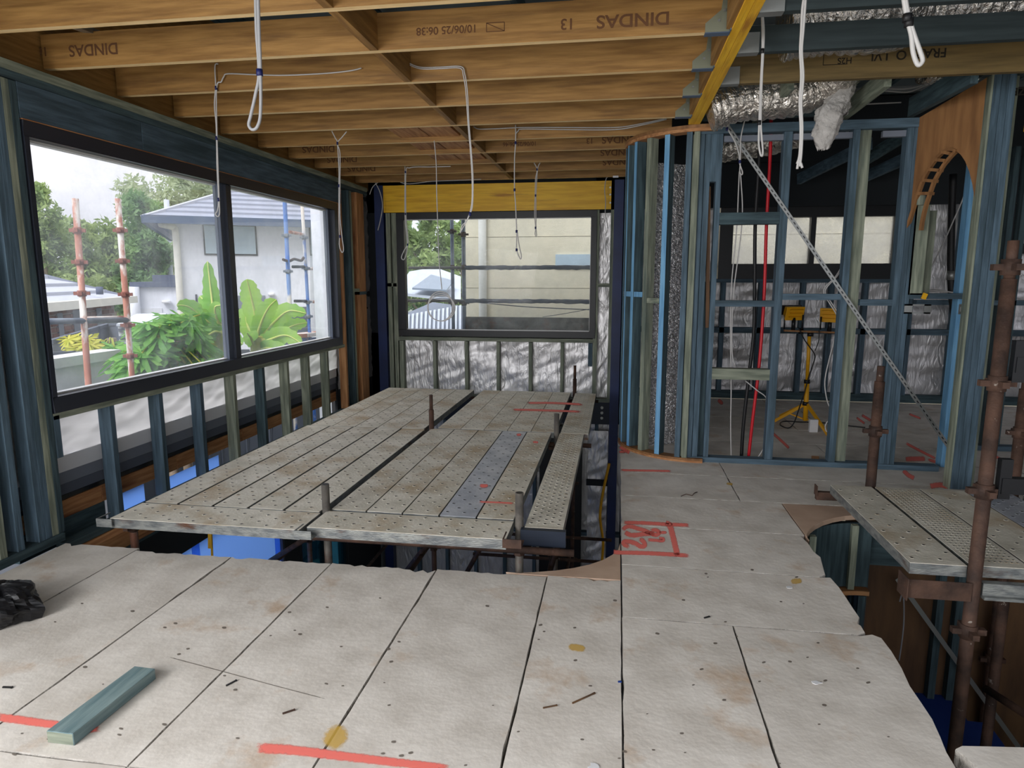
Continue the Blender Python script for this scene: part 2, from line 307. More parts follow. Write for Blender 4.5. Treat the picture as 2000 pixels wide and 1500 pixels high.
def rectpoly(x0, y0, x1, y1, front=None, amp=.03, seed=0, fine=True):
    """counter-clockwise outline with slightly worn sides; `front` names the chipped side"""
    pts = []
    cs = [((x0 + G, y0 + G), (x1 - G, y0 + G), 'S'), ((x1 - G, y0 + G), (x1 - G, y1 - G), 'E'), ((x1 - G, y1 - G), (x0 + G, y1 - G), 'N'), ((x0 + G, y1 - G), (x0 + G, y0 + G), 'W')]
    for i, (a, b, s) in enumerate(cs):
        L = (Vector(a) - Vector(b)).length
        if front and s in front: pts += jag(a, b, amp, max(6, int(L / .035)), seed + i)
        else: pts += jag(a, b, .004, max(3, int(L / .09)), seed + i)
    return pts
xs = [-3.24, -2.745, -2.14, -1.54, -.94, -.335, .055]
ye = [3.315, 3.285, 3.29, 3.30, 3.315, 3.33]
for i in range(6):
    panel(rectpoly(xs[i], 1.715, xs[i + 1], ye[i], 'N', .022, 10 + i))
    for y0, y1 in ((-.2, 1.715), (-2.4, -.2)): panel(rectpoly(xs[i], y0, xs[i + 1], y1, None, 0, 40 + i))
# fibreboard gusset with the curved void edge
arc = [at(u, v, Z=0).to_2d() for u, v in ((1213, 1060), (1207, 1073), (1196, 1083), (1178, 1093), (1152, 1102), (1120, 1109), (1085, 1114), (1045, 1117), (1008, 1119))]
arc = [p.to_2d() if hasattr(p, 'to_2d') else p for p in arc]
panel([Vector((.052, 3.335)), Vector((.052, arc[0].y))] + [Vector((min(p.x, .052), p.y)) for p in arc] + [Vector((-.56, 3.335))], 'curved_edge_board', ('fibre_board', 'fibre_board'), .03)
# panels right of the long joint, laid across
XR = [(2.04, 2.945), ]
panel(rectpoly(.055, .6, .557, 2.945, None, 0, 70)); panel(rectpoly(.055, -2.4, .557, .6, None, 0, 71))
def rag(pxs): return [at(u, v, Z=0).to_2d() for u, v in pxs]
e1 = rag([(1868, 1500), (1850, 1470), (1838, 1440), (1822, 1405), (1800, 1372), (1778, 1340), (1762, 1305), (1742, 1272), (1722, 1246), (1703, 1239)])
panel([Vector((.561, .9)), Vector((1.2, .9))] + [Vector(p) for p in e1] + [Vector((1.10, 2.941)), Vector((.561, 2.941))])
panel(rectpoly(.557, -2.4, 1.2, .9, None, 0, 75)); 
e2 = rag([(1690, 1236), (1682, 1222), (1675, 1218), (1679, 1206), (1668, 1190), (1655, 1170), (1640, 1148), (1622, 1128)])
panel([Vector((.059, 2.949)), Vector((1.10, 2.949))] + [Vector(p) for p in e2] + [Vector((1.08, 3.528)), Vector((.059, 3.528))])
e3 = rag([(1612, 1122), (1606, 1100), (1603, 1088), (1590, 1078), (1578, 1060), (1573, 1052), (1556, 1022), (1548, 1012)])
panel([Vector((.059, 3.536)), Vector((1.10, 3.536))] + [Vector(p) for p in e3[:5]] + [Vector((1.15, 4.13)), Vector((.059, 4.13))])
ymid = [(4.138, 4.735), (4.742, 5.34), (5.347, 5.94)]
for k, (a, b) in enumerate(ymid):
    x1 = 1.18 if k == 0 else (.9 if k == 1 else .9)
    panel(rectpoly(.055, a, x1, b, None, 0, 80 + k))
panel(rectpoly(.9, 4.742, 3.3, 5.34, None, 0, 90)); panel(rectpoly(.9, 5.347, 3.3, 5.94, None, 0, 91))
for k in range(5):
    a = 5.947 + k * .605
    x0 = .10; panel(rectpoly(x0, a, 1.9 + .3 * (k % 2), a + .6, None, 0, 100 + k)); panel(rectpoly(1.9 + .3 * (k % 2), a, 6.2, a + .6, None, 0, 110 + k))
panel(rectpoly(3.3, 3.3, 6.2, 5.94, None, 0, 120)); panel(rectpoly(1.2, -2.4, 6.2, 1.6, None, 0, 121))
frp = rag([(1866, 1462), (1878, 1456), (1930, 1457), (2000, 1459)])
panel([Vector((1.205, 1.6)), Vector((2.6, 1.6)), Vector((2.6, 2.27))] + [Vector(p) for p in reversed(frp)] + [Vector((1.205, 2.1))])
# right-hand curved fibreboard
ca = [at(u, v, Z=0).to_2d() for u, v in ((1578, 1052), (1577, 1042), (1582, 1034), (1592, 1026), (1608, 1018), (1628, 1012), (1650, 1008), (1680, 1006))]
panel([Vector(p) for p in ca] + [Vector((1.75, 4.73)), Vector((1.185, 4.73)), Vector((1.185, 4.06))], 'curved_edge_board', ('fibre_board', 'fibre_board'), .03)
panel([Vector((1.75, 4.58)), Vector((3.3, 4.58)), Vector((3.3, 4.735)), Vector((1.75, 4.735))], 'edge_board', ('fibre_board', 'fibre_board'), .03)

# spray paint and stains lying on the floor panels
def paint(pxs, wpx, m='spray_red', k=4, Z=.0012, parent=floor, name='paint_mark', ends=True):
    P = smooth([(u, v, 0) for u, v in pxs], k); n = len(P); mb = MB(); cov = []; offs = (-1.25, -.7, 0, .7, 1.25); ca_ = (0, .8, 1, .8, 0); wm_ = wpx[0] if isinstance(wpx, tuple) else wpx; blob = wm_ > .3 * sum((P[i + 1] - P[i]).length for i in range(n - 1))
    if blob and k < 8: P = smooth([(u, v, 0) for u, v in pxs], 8); n = len(P)
    for i, p in enumerate(P):
        d = (P[min(i + 1, n - 1)] - P[max(i - 1, 0)]); d.normalize(); nr = Vector((-d.y, d.x, 0))
        w = wpx[0] + (wpx[1] - wpx[0]) * i / (n - 1) if isinstance(wpx, tuple) else wpx
        t_ = i / (n - 1); e = min(1, t_ / .1, (1 - t_) / .1) if not blob else min(1, t_ / .25, (1 - t_) / .25)
        if blob: w *= max(.05, 1 - (2 * t_ - 1) ** 2) ** .5
        for o_, c_ in zip(offs, ca_):
            q = p + nr * (o_ * w / 2); mb.v.append(tuple(at(q.x, q.y, Z=Z))); cov.append(c_ * e)
    for i in range(n - 1):
        for j in range(4): mb.f.append((i * 5 + j, i * 5 + j + 1, i * 5 + j + 6, i * 5 + j + 5)); mb.m.append(0); mb.sm.append(False)
    me = bpy.data.meshes.new(name); me.from_pydata(mb.v, [], mb.f); me.materials.append(MATS[m])
    at_ = me.attributes.new('cover', 'FLOAT', 'POINT')
    for i, c_ in enumerate(cov): at_.data[i].value = c_
    o = bpy.data.objects.new(name, me); return link(o, parent)
S = lambda x, y: (1200 + x / 12.5, 1000 + y / 12.5)
paint([(500, 1462), (560, 1464), (680, 1478), (800, 1492), (880, 1500)], (20, 14)); paint([(-10, 1400), (30, 1405), (80, 1412), (112, 1416), (160, 1425), (195, 1420)], (16, 14))
paint([S(210, 260), S(700, 265), S(1300, 300), S(1850, 320)], 7); paint([S(-40, 975), S(200, 990), S(700, 1000), S(1300, 1030), S(1850, 1065)], 8)
paint([S(1240, 270), S(1350, 330), S(1430, 600), S(1490, 850), S(1550, 1090)], 11)
paint([S(210, 460), S(260, 380), S(380, 350), S(560, 400), S(760, 460), S(1000, 560), S(1090, 500), S(1000, 440), S(860, 470)], 8)
paint([S(1000, 520), S(760, 530), S(560, 560), S(400, 560), S(240, 490)], 9); paint([S(1080, 500), S(1290, 500)], 6)
paint([S(390, 850), S(250, 800), S(230, 730), S(360, 720), S(520, 770), S(640, 840), S(740, 820), S(700, 710), S(590, 660)], 9)
paint([S(800, 675), S(1000, 690), S(1180, 705), S(1190, 650), S(1080, 640)], 6)
paint([(1210, 918), (1260, 919), (1313, 920)], 4); paint([(1210, 872), (1222, 880), (1230, 884)], 7); paint([(1208, 883), (1228, 881)], 5)
paint([(1508, 845), (1525, 860), (1542, 876)], 5); paint([(1682, 810), (1702, 822)], 5); paint([(1768, 865), (1800, 882), (1828, 896)], 5)
paint([(1768, 897), (1785, 896), (1808, 896)], 9); paint([(1812, 897), (1830, 903)], 6); paint([(1834, 900), (1852, 908)], 7)
paint([(1764, 918), (1774, 928), (1786, 934)], 8); paint([(1816, 950), (1834, 947), (1853, 950)], 10); paint([(1935, 887), (1965, 902)], 5)
paint([(1980, 940), (2003, 952)], 5); paint([(1774, 808), (1800, 818)], 4); paint([(1402, 780), (1412, 790)], 7, Z=.0013); paint([(1690, 828), (1672, 815)], 4)
paint([(640, 1462), (655, 1440), (678, 1424)], 40, 'spray_yellow'); paint([(1543, 1136), (1568, 1134)], 11, 'spray_yellow'); paint([(1418, 944), (1432, 946)], 5, 'spray_yellow')
paint([(1108, 1262), (1145, 1268)], 14, 'spray_yellow')
rr = random.Random(3)
for i in range(90):                                  # nail heads and small dents, dark specks of their own
    u = rr.uniform(20, 1780); v = rr.uniform(1110, 1495); p = at(u, v, Z=0)
    if p.x > 1.05 or p.x < -3.2 or (p.x < .05 and p.y > 3.22): continue
    w = rr.uniform(2.5, 6) * (v / 1300); a_ = rr.uniform(-.4, .4); paint([(u - w, v - w * a_ * .5), (u, v), (u + w * .8, v + w * a_ * .5)], w * .8, 'stain_dark', 2, name='dent')
# long scratch
paint([(325, 1282), (430, 1310), (540, 1340), (640, 1366)], 1.6, 'stain_dark', name='scratch')

# ================================================================ CEILING: joists, blocking, beams, roof
ceiling = struct('ceiling')
jY = [1.32, 1.91, 2.50, 3.09, 3.67, 4.26, 4.85, 5.455, 6.06, 6.65, 7.25, 7.84, 8.43]
JH = .19
joists = []
for y in jY:
    x1 = .52 if y < 5.6 else (.42 if y < 6.2 else .08)
    joists.append(MB().box((-3.38, y, CEIL), (x1, y + .045, CEIL + JH)).build('joist', ['lvl_x', 'lvl_edge'], ceiling, loc=(0, y, CEIL), bevel=.002))
    for p_ in joists[-1].data.polygons:
        if p_.normal.z < -.8: p_.material_index = 1  # bottom edge: raw timber tone, with floor bounce lightening put into the colour
for a, b in zip(jY[2:-1], jY[3:]):
    box('blocking', (-1.36, a + .045, CEIL), (-1.315, b, CEIL + JH), 'lvl_y', ceiling)
# flat pair of boards lying between the joists left of the blocking
for a, b in zip(jY[7:10], jY[8:11]):
    for x in (-1.98, -1.70): box('flat_board', (x, a + .045, CEIL + .04), (x + .27, b, CEIL + .075), 'orange_pine_y', ceiling)
# yellow beam carrying the joists: two plies
yb = struct('trim_1'); yb.name = 'trim_1'
for x in (.525, .571): box('beam_ply', (x, 1.0, CEIL - .004), (x + .045, 5.72, CEIL + .236), 'yellow_lvl_y', yb, .002)
for y in jY[:8]: 
    if y < 5.4: box('packer', (.500, y + .075, CEIL + .002), (.5249, y + .56, CEIL + .23), 'lvl_y', yb)
for y in jY[2:8]:
    h = MB()
    h.prism([(.40, y - .004, CEIL - .003), (.522, y - .004, CEIL - .003), (.522, y - .004, CEIL + .19), (.485, y - .004, CEIL + .19), (.475, y - .004, CEIL + .10), (.425, y - .004, CEIL + .06), (.40, y - .004, CEIL + .04)], (0, .003, 0))
    h.box((.40, y - .004, CEIL - .006), (.522, y + .05, CEIL - .002), 1)
    h.box((.518, y - .035, CEIL - .006), (.5235, y - .004, CEIL + .19), 1)
    h.box((.46, y - .008, CEIL + .045), (.472, y - .004, CEIL + .057), 2); h.box((.485, y - .008, CEIL + .09), (.497, y - .004, CEIL + .102), 2)
    h.build('joist_hanger', ['hanger_zinc', 'gutter_blue', 'zinc'], ceiling)
# stamps (upside down on the joist faces)
TX = {}
def text_mesh(s, size):
    if (s, size) in TX: return TX[(s, size)]
    cu = bpy.data.curves.new('stamp', 'FONT'); cu.body = s; cu.size = size; cu.align_x = 'CENTER'; cu.align_y = 'CENTER'; cu.offset = size * .018
    o = bpy.data.objects.new('stamp', cu); C.objects.link(o); dg = bpy.context.evaluated_depsgraph_get(); me = bpy.data.meshes.new_from_object(o.evaluated_get(dg)); bpy.data.objects.remove(o)
    TX[(s, size)] = me; return me
def stamp(s, u, v, joist, y, size, m='stamp_ink', sx=1.0):
    me = text_mesh(s, size).copy(); me.materials.clear(); me.materials.append(MATS[m]); o = bpy.data.objects.new('stamp', me); p = at(u, v, Y=y - .0015)
    o.matrix_world = Matrix(((-sx, 0, 0, p.x), (0, 0, -1, p.y), (0, -1, 0, p.z), (0, 0, 0, 1)))
    C.objects.link(o); o.parent = joist; o.matrix_parent_inverse = joist.matrix_basis.inverted(); return o
J = dict(zip([round(y, 2) for y in jY], joists))
def jy(k): return jY[k], joists[k]
y, j = jy(4); stamp('DINDAS', 1236, 38, j, y, .088, sx=1.15); stamp('13', 1108, 46, j, y, .075); stamp('10/06/25 06:38', 872, 58, j, y, .055)
stamp('DINDAS', 182, 96, j, y, .088, sx=1.0); stamp('16', 83, 100, j, y, .07)
y, j = jy(9); stamp('DINDAS', 1212, 272, j, y, .088, sx=1.1); stamp('13', 1152, 275, j, y, .07); stamp('10/06/25 06:46', 1015, 281, j, y, .055)
y, j = jy(9); stamp('DINDAS', 622, 291, j, y, .088, sx=1.1)
y, j = jy(10); stamp('DINDAS', 1206, 297, j, y, .088, sx=1.1); stamp('DINDAS', 668, 311, j, y, .088, sx=1.1)
y, j = jy(11); stamp('DINDAS', 1208, 316, j, y, .088, sx=1.1); stamp('DINDAS', 706, 329, j, y, .088, sx=1.1)
y, j = jy(4)
for (u0, v0, u1, v1) in ((950, 45, 985, 60),):
    a = at(u0, v0, Y=y - .002); b = at(u1, v1, Y=y - .002); e = MB()
    for (p0, p1) in (((a.x, a.z), (b.x, a.z)), ((a.x, b.z), (b.x, b.z)), ((a.x, a.z), (a.x, b.z)), ((b.x, a.z), (b.x, b.z)), ((a.x, a.z), (b.x, b.z))):
        e.beam((p0[0], y - .001, p0[1]), (p1[0], y - .001, p1[1]), .001, .004, side=(0, 1, 0))
    so_ = e.build('stamp', 'stamp_ink', None); so_.parent = j; so_.matrix_parent_inverse = j.matrix_basis.inverted()

# roof above (dark underside with battens) over the whole storey
box('roof_sheet', (-3.6, -2.4, 3.72), (6.6, 9.7, 3.80), 'roof_under', ceiling)
for k in range(13):
    y = .6 + k * .72; box('roof_batten', (-3.4, y, 3.66), (6.4, y + .04, 3.719), 'zinc', ceiling)
for k in range(9):
    x = -3.1 + k * 1.15; box('rafter', (x, -1.5, 3.50), (x + .045, 9.0, 3.659), 'teal_pine_y', ceiling)
for k, y in enumerate((2.2, 3.0, 4.9, 6.9)): box('truss_chord', (-3.35, y + .3, 3.12), (.5, y + .345, 3.24), 'teal_pine_x', ceiling)
noisy('dark_chord', (36, 46, 48), (50, 60, 62), 5, GX, .8)
# truss members right of the yellow beam
def rb(name, y, u0, v0, u1, v1, hgt, m, th=.045):
    a = at(u0, v0, Y=y); b = at(u1, v1, Y=y); o = MB().beam((a.x, y + th / 2, a.z + hgt / 2), (b.x, y + th / 2, b.z + hgt / 2), th, hgt, side=(0, 1, 0)).build(name, m, ceiling); return o
box('truss_chord', (.617, 3.45, CEIL), (6.0, 3.495, CEIL + .10), 'dark_chord', ceiling)
box('truss_chord', (.617, 4.02, CEIL), (6.0, 4.065, CEIL + .135), 'dark_chord', ceiling)
brown = MB().box((.617, 4.62, CEIL), (6.0, 4.665, CEIL + .235)).build('cross_beam', 'yellow_lvl_x', ceiling, loc=(0, 4.62, CEIL))
brown.data.materials[0] = noisy('brown_lvl', (92, 76, 44), (116, 96, 58), 6, GX, .6, bump=.05)
for s_, u_, v_, sz in (('FRAZ', 1818, 103, .075), ('O  LVL', 1733, 108, .075), ('H2S', 1650, 118, .05)): stamp(s_, u_, v_, brown, 4.62, sz, 'stamp_ink_dark')
e = MB(); a = at(1609, 105, Y=4.62); b = at(1655, 125, Y=4.62)
for q in (((a.x, a.z), (b.x, a.z)), ((a.x, b.z), (b.x, b.z)), ((a.x, a.z), (a.x, b.z))): e.beam((q[0][0], 4.619, q[0][1]), (q[1][0], 4.619, q[1][1]), .001, .004, side=(0, 1, 0))
so_ = e.build('stamp', 'stamp_ink_dark'); so_.parent = brown; so_.matrix_parent_inverse = brown.matrix_basis.inverted()
for (u0, v0, u1, v1, y) in ((1480, 24, 1520, 22, 3.44), (1440, 108, 1470, 105, 4.01), (1415, 160, 1440, 158, 4.61)):
    a = at(u0, v0, Y=y); box('chord_hanger', (.617, y, CEIL - .004), (.617 + .11, y + .06, CEIL + .1), 'zinc', ceiling)
# sloping green rafters and webs between partition and cross beam
def web(u0, v0, Y0, u1, v1, Y1, w, h, m, name='roof_web'):
    a = at(u0, v0, Y=Y0); b = at(u1, v1, Y=Y1); return MB().beam(a, b, w, h).build(name, m, ceiling)
web(1475, 232, 5.9, 1545, 158, 5.0, .045, .12, 'green_pine_y'); web(1645, 222, 5.9, 1735, 150, 4.9, .045, .12, 'green_pine_y')
web(1780, 210, 5.85, 1905, 140, 4.8, .045, .14, 'teal_pine_y', 'sloping_rafter')
web(1360, 225, 5.75, 1640, 212, 5.75, .045, .10, 'teal_pine_x')
web(1660, 330, 8.0, 1790, 250, 7.2, .045, .12, 'teal_pine_y'); web(1560, 350, 8.6, 1700, 280, 7.4, .045, .12, 'blue_pine_y'); web(1415, 300, 7.6, 1470, 262, 7.2, .045, .12, 'green_pine_y'); web(1690, 345, 8.6, 1790, 300, 7.6, .045, .12, 'blue_pine_y')
# steel truss bracing strip seen top left
web(140, 47, 3.4, 195, 68, 3.9, .06, .03, 'zinc', 'steel_strap')
# flexible foil ducts
def duct(pts, r, name, label):
    P = smooth(pts, 7); PP = []; R_ = []
    dens = []
    for i in range(len(P) - 1):
        k = max(2, int((P[i + 1] - P[i]).length / .016)); dens += [P[i].lerp(P[i + 1], j / k) for j in range(k)]
    dens.append(P[-1])
    R_ = [r * (1 + .05 * math.sin(i * 2.1) + .07 * fbm(i * .13, r * 9)) for i in range(len(dens))]
    mb = MB().tube(dens, R_, 20); o = mb.build(name, 'duct_foil'); return tag(o, label, 'duct')
duct([at(1530, 45, Y=4.3), at(1600, 35, Y=4.3), at(1700, 30, Y=4.3), at(1800, 15, Y=4.4), at(1920, 5, Y=4.4), at(2100, -5, Y=4.4)], .20, 'flexible_duct', 'silver foil duct running along above the dark blue ceiling chord, top right')
duct([at(1385, 215, Y=5.3), at(1450, 195, Y=5.3), at(1530, 188, Y=5.3), at(1600, 170, Y=5.3), at(1650, 130, Y=5.2), at(1670, 90, Y=5.2)], .15, 'flexible_duct', 'silver foil duct curving up beneath the brown stamped cross beam')
duct([at(1405, 292, Y=7.4), at(1450, 285, Y=7.4), at(1500, 278, Y=7.3), at(1560, 262, Y=7.2)], .13, 'flexible_duct', 'crinkled foil duct seen through the top of the stud partition')
duct([at(1800, 148, Y=5.6), at(1850, 150, Y=5.7), at(1900, 150, Y=5.8)], .06, 'flexible_duct', 'small foil duct end above the plywood arch')
# torn insulation hanging from duct
def insu():
    top = at(1640, 150, Y=5.2); path = [at(1655, 160, Y=5.2), at(1640, 195, Y=5.18), at(1620, 225, Y=5.15), at(1612, 262, Y=5.15), at(1606, 292, Y=5.15)]
    P = smooth(path, 9); n = 20; rings = []
    rad = [.05, .085, .10, .085, .03]; mb = MB()
    def fn(a, b):
        f = b * (len(P) - 1); i = min(int(f), len(P) - 2); p = P[i].lerp(P[i + 1], f - i); g = b * 4; gi = min(int(g), 3); r = rad[gi] + (rad[gi + 1] - rad[gi]) * (g - gi)
        th = a * 2 * PI; r2 = r * (1 + .35 * fbm(math.cos(th) * 2, math.sin(th) * 2, b * 6) + .2 * fbm(math.cos(th) * 7, b * 18, math.sin(th) * 7))
        return p + Vector((math.cos(th) * r2, math.sin(th) * r2 * .6, .02 * fbm(th * 3, b * 9)))
    mb.grid(fn, 28, 40); mb.add([fn(i / 28, 1) for i in range(28)], [tuple(range(28))])
    return tag(mb.build('torn_insulation', 'insulation'), 'grey torn insulation batt hanging in a clump from the foil duct', 'insulation')
insu()

# ================================================================ LEFT WALL
wl = struct('wall_left')
def studL(y0, z0, z1, m='blue_pine_z', w=.045, x=XL, d=.09): return box('stud', (x - d, y0, z0), (x, y0 + w, z1), m, wl, .0015)
for y, m in ((1.2, 'teal_pine_z'), (1.65, 'blue_pine_z'), (2.1, 'teal_pine_z'), (2.58, 'blue_pine_z'), (2.95, 'green_pine_z'), (3.06, 'blue_pine_z'), (3.20, 'blue_pine_z'), (3.247, 'blue_pine_z'), (3.294, 'green_pine_z'), (3.341, 'teal_pine_z')): studL(y, .045, 2.64, m)
studL(3.388, .50, .76, 'blue_pine_z')
box('bottom_plate', (XL - .09, -2.3, 0), (XL + .02, 3.36, .044), 'teal_pine_y', wl)
sy_ = [3.83, 4.31, 4.795, 5.27, 5.755, 6.23, 6.695, 7.18]
sm = ['blue_pine_z', 'blue_pine_z', 'blue_pine_z', 'green_pine_z', 'teal_pine_z', 'green_pine_z', 'green_pine_z', 'green_pine_z']
for y, m in zip(sy_, sm): studL(y, -.04 if y > 3.6 else 0, .735, m)
box('sill_plate', (XL - .09, 3.39, .735), (XL, 7.70, .772), 'green_pine_y', wl)
box('bottom_plate', (XL - .09, 3.40, -.085), (XL, 8.7, -.041), 'teal_pine_y', wl)
for y, m in ((7.72, 'orange_pine_z'), (7.98, 'teal_pine_z'), (8.03, 'green_pine_z')): studL(y, -.04, 2.64, m)
box('stud', (XL - .09, 8.24, -.04), (XL, 8.47, 2.70), 'orange_pine_z', wl); box('nogging', (XL - .09, 8.075, 1.40), (XL, 8.24, 1.44), 'green_pine_y', wl); box('nogging', (XL - .085, 8.24, 1.36), (XL + .004, 8.48, 1.40), 'teal_pine_y', wl)
box('nogging', (XL - .09, 1.5, 1.35), (XL - .001, 3.055, 1.395), 'green_pine_y', wl)
# window header boards and top plates
hs = pxY(280, 300, XL)
for a, b in ((1.0, hs), (hs + .004, 7.76)): box('header_board', (XL - .05, a, 2.452), (XL, b, 2.645), 'blue_pine_y', wl, .002) if a > 2 else box('header_board', (XL - .05, 3.39, 2.452), (XL, b, 2.645), 'blue_pine_y', wl, .002)
box('header_trim', (XL - .05, 3.40, 2.446), (XL + .004, 7.68, 2.4515), 'orange_pine_y', wl)
box('top_plate', (XL - .09, -2.3, 2.646), (XL + .004, 8.6, 2.688), 'teal_pine_y', wl); box('top_plate', (XL - .09, -2.3, 2.69), (XL + .01, 8.6, 2.74), 'green_pine_y', wl)
box('upper_fill', (XL - .14, -2.3, 2.742), (XL - .092, 9.0, 3.70), 'lvl_y', wl)
# rear continuation of the wall (behind the photographer) with foil
# wrap between the studs
def wrap(name, X, y0, y1, z0, z1, amp, m, parent, nu=60, nv=24, axis='X', fr=(3, 9), seed=0):
    def fn(a, b):
        s_ = y0 + (y1 - y0) * a; z = z0 + (z1 - z0) * b; d = amp * (fbm(s_ * fr[0] + z * 2.2, z * fr[1], seed) + .5 * fbm(s_ * fr[0] * 3 - z * 9, z * fr[1] * 2, seed + 3))
        return (X + d, s_, z) if axis == 'X' else (s_, X + d, z)
    return MB().grid(fn, nu, nv).build(name, m, parent)
wrap('wall_wrap', XL - .115, 3.38, 7.75, .47, .76, .018, 'wrap_back', wl, 150, 20)
wrap('wall_wrap', XL - .115, 1.0, 3.36, .40, 2.64, .02, 'foil', wl, 60, 60)
wrap('wall_wrap', XL - .115, 7.72, 8.9, .2, 2.7, .02, 'foil', wl, 40, 80)
box('cladding_ledge', (XL - .16, 2.3, .365), (XL - .125, 8.7, .468), 'shed_white', wl); box('cladding_ledge', (XL - .17, 2.3, .285), (XL - .135, 8.7, .362), 'fence_mid', wl); box('cladding_ledge', (XL - .18, 2.3, .215), (XL - .14, 8.7, .282), 'fence_dark', wl)
box('flashing', (XL - .19, 2.3, .185), (XL - .14, 8.7, .212), 'black_plastic', wl)
ob = [1.9, 3.86, 4.65, 5.6, 6.9, 8.7]
for a, b in zip(ob, ob[1:]): box('rim_board', (XL - .18, a, .065), (XL - .142, b - .01, .178), 'orange_pine_y', wl)
box('rim_board', (XL - .20, 3.2, -.10), (XL - .15, 3.88, .06), 'teal_pine_y', wl)
box('rim_beam', (XL - .14, 3.30, -.26), (XL + .03, 8.7, -.10), 'teal_pine_y', wl)
box('floor_edge_beam', (XL - .02, 3.36, -.20), (XL + .10, 4.1, -.09), 'orange_pine_y', wl)
box('outer_cladding', (XL - .16, 7.70, -.3), (XL - .125, 9.0, 2.8), 'interior_dark', wl)
# outer cladding around the window
for a, b, z0, z1 in ((-2.4, 3.36, .5, 2.9), (7.68, 9.1, .5, 2.9), (3.36, 7.68, 2.46, 2.9)): box('outer_cladding', (XL - .24, a, z0), (XL - .20, b, z1), 'house_white', wl)
# window 1
w1 = struct('window_1')
Y0, Y1, Z0, Z1 = 3.40, 7.64, .772, 2.446; ym = pxY(453, 480, XL - .04)
f = MB()
fx0, fx1 = XL - .13, XL + .004
f.box((fx0, Y0, Z0), (fx1, Y1, Z0 + .095)); f.box((fx0, Y0, Z1 - .085), (fx1, Y1, Z1)); f.box((fx0, Y0, Z0 + .095), (fx1, Y0 + .035, Z1 - .085)); f.box((fx0, Y1 - .09, Z0 + .095), (fx1, Y1, Z1 - .085))
f.build('window_frame', 'frame_black', w1, bevel=.003)
f = MB(); f.box((fx0 + .01, 5.39, Z0 + .095), (fx1 - .03, 5.47, Z1 - .085)); f.build('mullion', 'frame_black', w1, bevel=.003)
f = MB(); f.box((fx0 + .02, 5.33, Z0 + .095), (fx1 - .06, 5.39, Z1 - .085)); f.build('glazing_stop', 'frame_inner', w1)
f = MB(); f.box((fx0 + .02, Y1 - .15, Z0 + .095), (fx1 - .06, Y1 - .0905, Z1 - .085)); f.build('glazing_stop', 'frame_inner', w1)
f = MB(); f.box((fx0 + .0, Y0 + .035, Z1 - .10), (fx0 + .05, Y1 - .09, Z1 - .0851)); f.box((fx0, Y0 + .035, Z0 + .0951), (fx0 + .05, Y1 - .09, Z0 + .106)); f.build('glazing_bead', 'white_seal', w1)
for a, b in ((Y0 + .035, 5.33), (5.47, Y1 - .15)): box('pane', (XL - .085, a, Z0 + .10), (XL - .079, b, Z1 - .10), 'glass_side', w1)

# ================================================================ FAR WALL
wf = struct('wall_far')
def fz(v, u=970): return at(u, v, Y=YF).z
def fx(u, v=560): return at(u, v, Y=YF).x
box('steel_column', (fx(737), YF - .02, -3), (fx(754), YF + .09, CEIL), 'navy_steel', wf); box('steel_column', (fx(1196), YF - .06, -3), (fx(1214), YF + .09, CEIL), 'navy_steel', wf)
lin_ = MB().box((fx(742, 385), YF - .005, fz(412)), (fx(1194, 385), YF + .04, CEIL - .002)).build('lintel', 'yellow_lvl_x', wf, bevel=.002)
for v in (366, 380, 396): MB().tube([at(1192, v, Y=YF - .012), at(1192, v, Y=YF - .004)], .012, 8).build('bolt', 'zinc', lin_)
for u in (748, 748): pass
FW = [(757, 765, 'green_pine_z'), (768, 777, 'green_pine_z'), (1160, 1168, 'green_pine_z'), (1190, 1197, 'green_pine_z')]
for a, b, m in FW: box('stud', (fx(a), YF, -.012), (fx(b), YF + .09, fz(413)), m, wf)
for a in (841, 904, 967, 1031, 1094): box('stud', (fx(a + 2), YF, -.012), (fx(a + 2) + .045, YF + .09, fz(668)), 'green_pine_z', wf, .001)
box('stud', (fx(1151), YF - .002, fz(712)), (fx(1159), YF + .05, fz(668)), 'blue_pine_z', wf)
box('stud', (fx(775), YF, -.012), (fx(785), YF + .09, fz(668)), 'green_pine_z', wf)
box('sill_plate', (fx(777), YF - .002, fz(667)), (fx(1162), YF + .09, fz(660)), 'green_pine_x', wf)
box('bottom_plate', (fx(757), YF - .003, -.06), (fx(1196), YF + .09, -.012), 'green_pine_x', wf)
for a, b in ((757, 775), (1168, 1190)): box('nogging', (fx(a), YF, 1.46), (fx(b), YF + .09, 1.505), 'green_pine_x', wf)
wrap('wall_wrap', YF + .10, fx(745), fx(1214), -.03, fz(662), .02, 'foil', wf, 130, 40, 'Y', (2.2, 3.5), 5)
wrap('wall_wrap', YF + .08, fx(757), fx(779), .3, fz(414), .02, 'foil', wf, 16, 60, 'Y', (6, 2), 8); wrap('wall_wrap', YF + .08, fx(1166), fx(1192), 0, fz(418), .025, 'foil', wf, 16, 60, 'Y', (6, 2), 9)
box('floor_beam', (-3.3, YF + .0, -.36), (.05, YF + .12, -.062), 'navy_dark', wf)
for z in (-.13, -.2, -.27): MB().tube([(-.17, YF - .02, z), (-.17, YF, z)], .02, 8).build('bolt', 'zinc', wf)
box('outer_wall', (-3.5, YF + .13, -3.0), (.6, YF + .17, -.1), 'interior_dark', wf)
box('upper_fill', (-3.4, YF + .10, CEIL + .19), (6.3, YF + .14, 3.7), 'interior_dark', wf)
for a_, b_, c_, d_ in ((-3.6, 6.3, fz(410), 3.7), (-3.6, fx(782), -.3, 3), (fx(1160), .3, -.3, 3), (-3.6, .3, -.4, fz(655))): box('outer_cladding', (a_, YF + .16, c_), (b_, YF + .20, d_), 'interior_dark', wf)
w2 = struct('window_2')
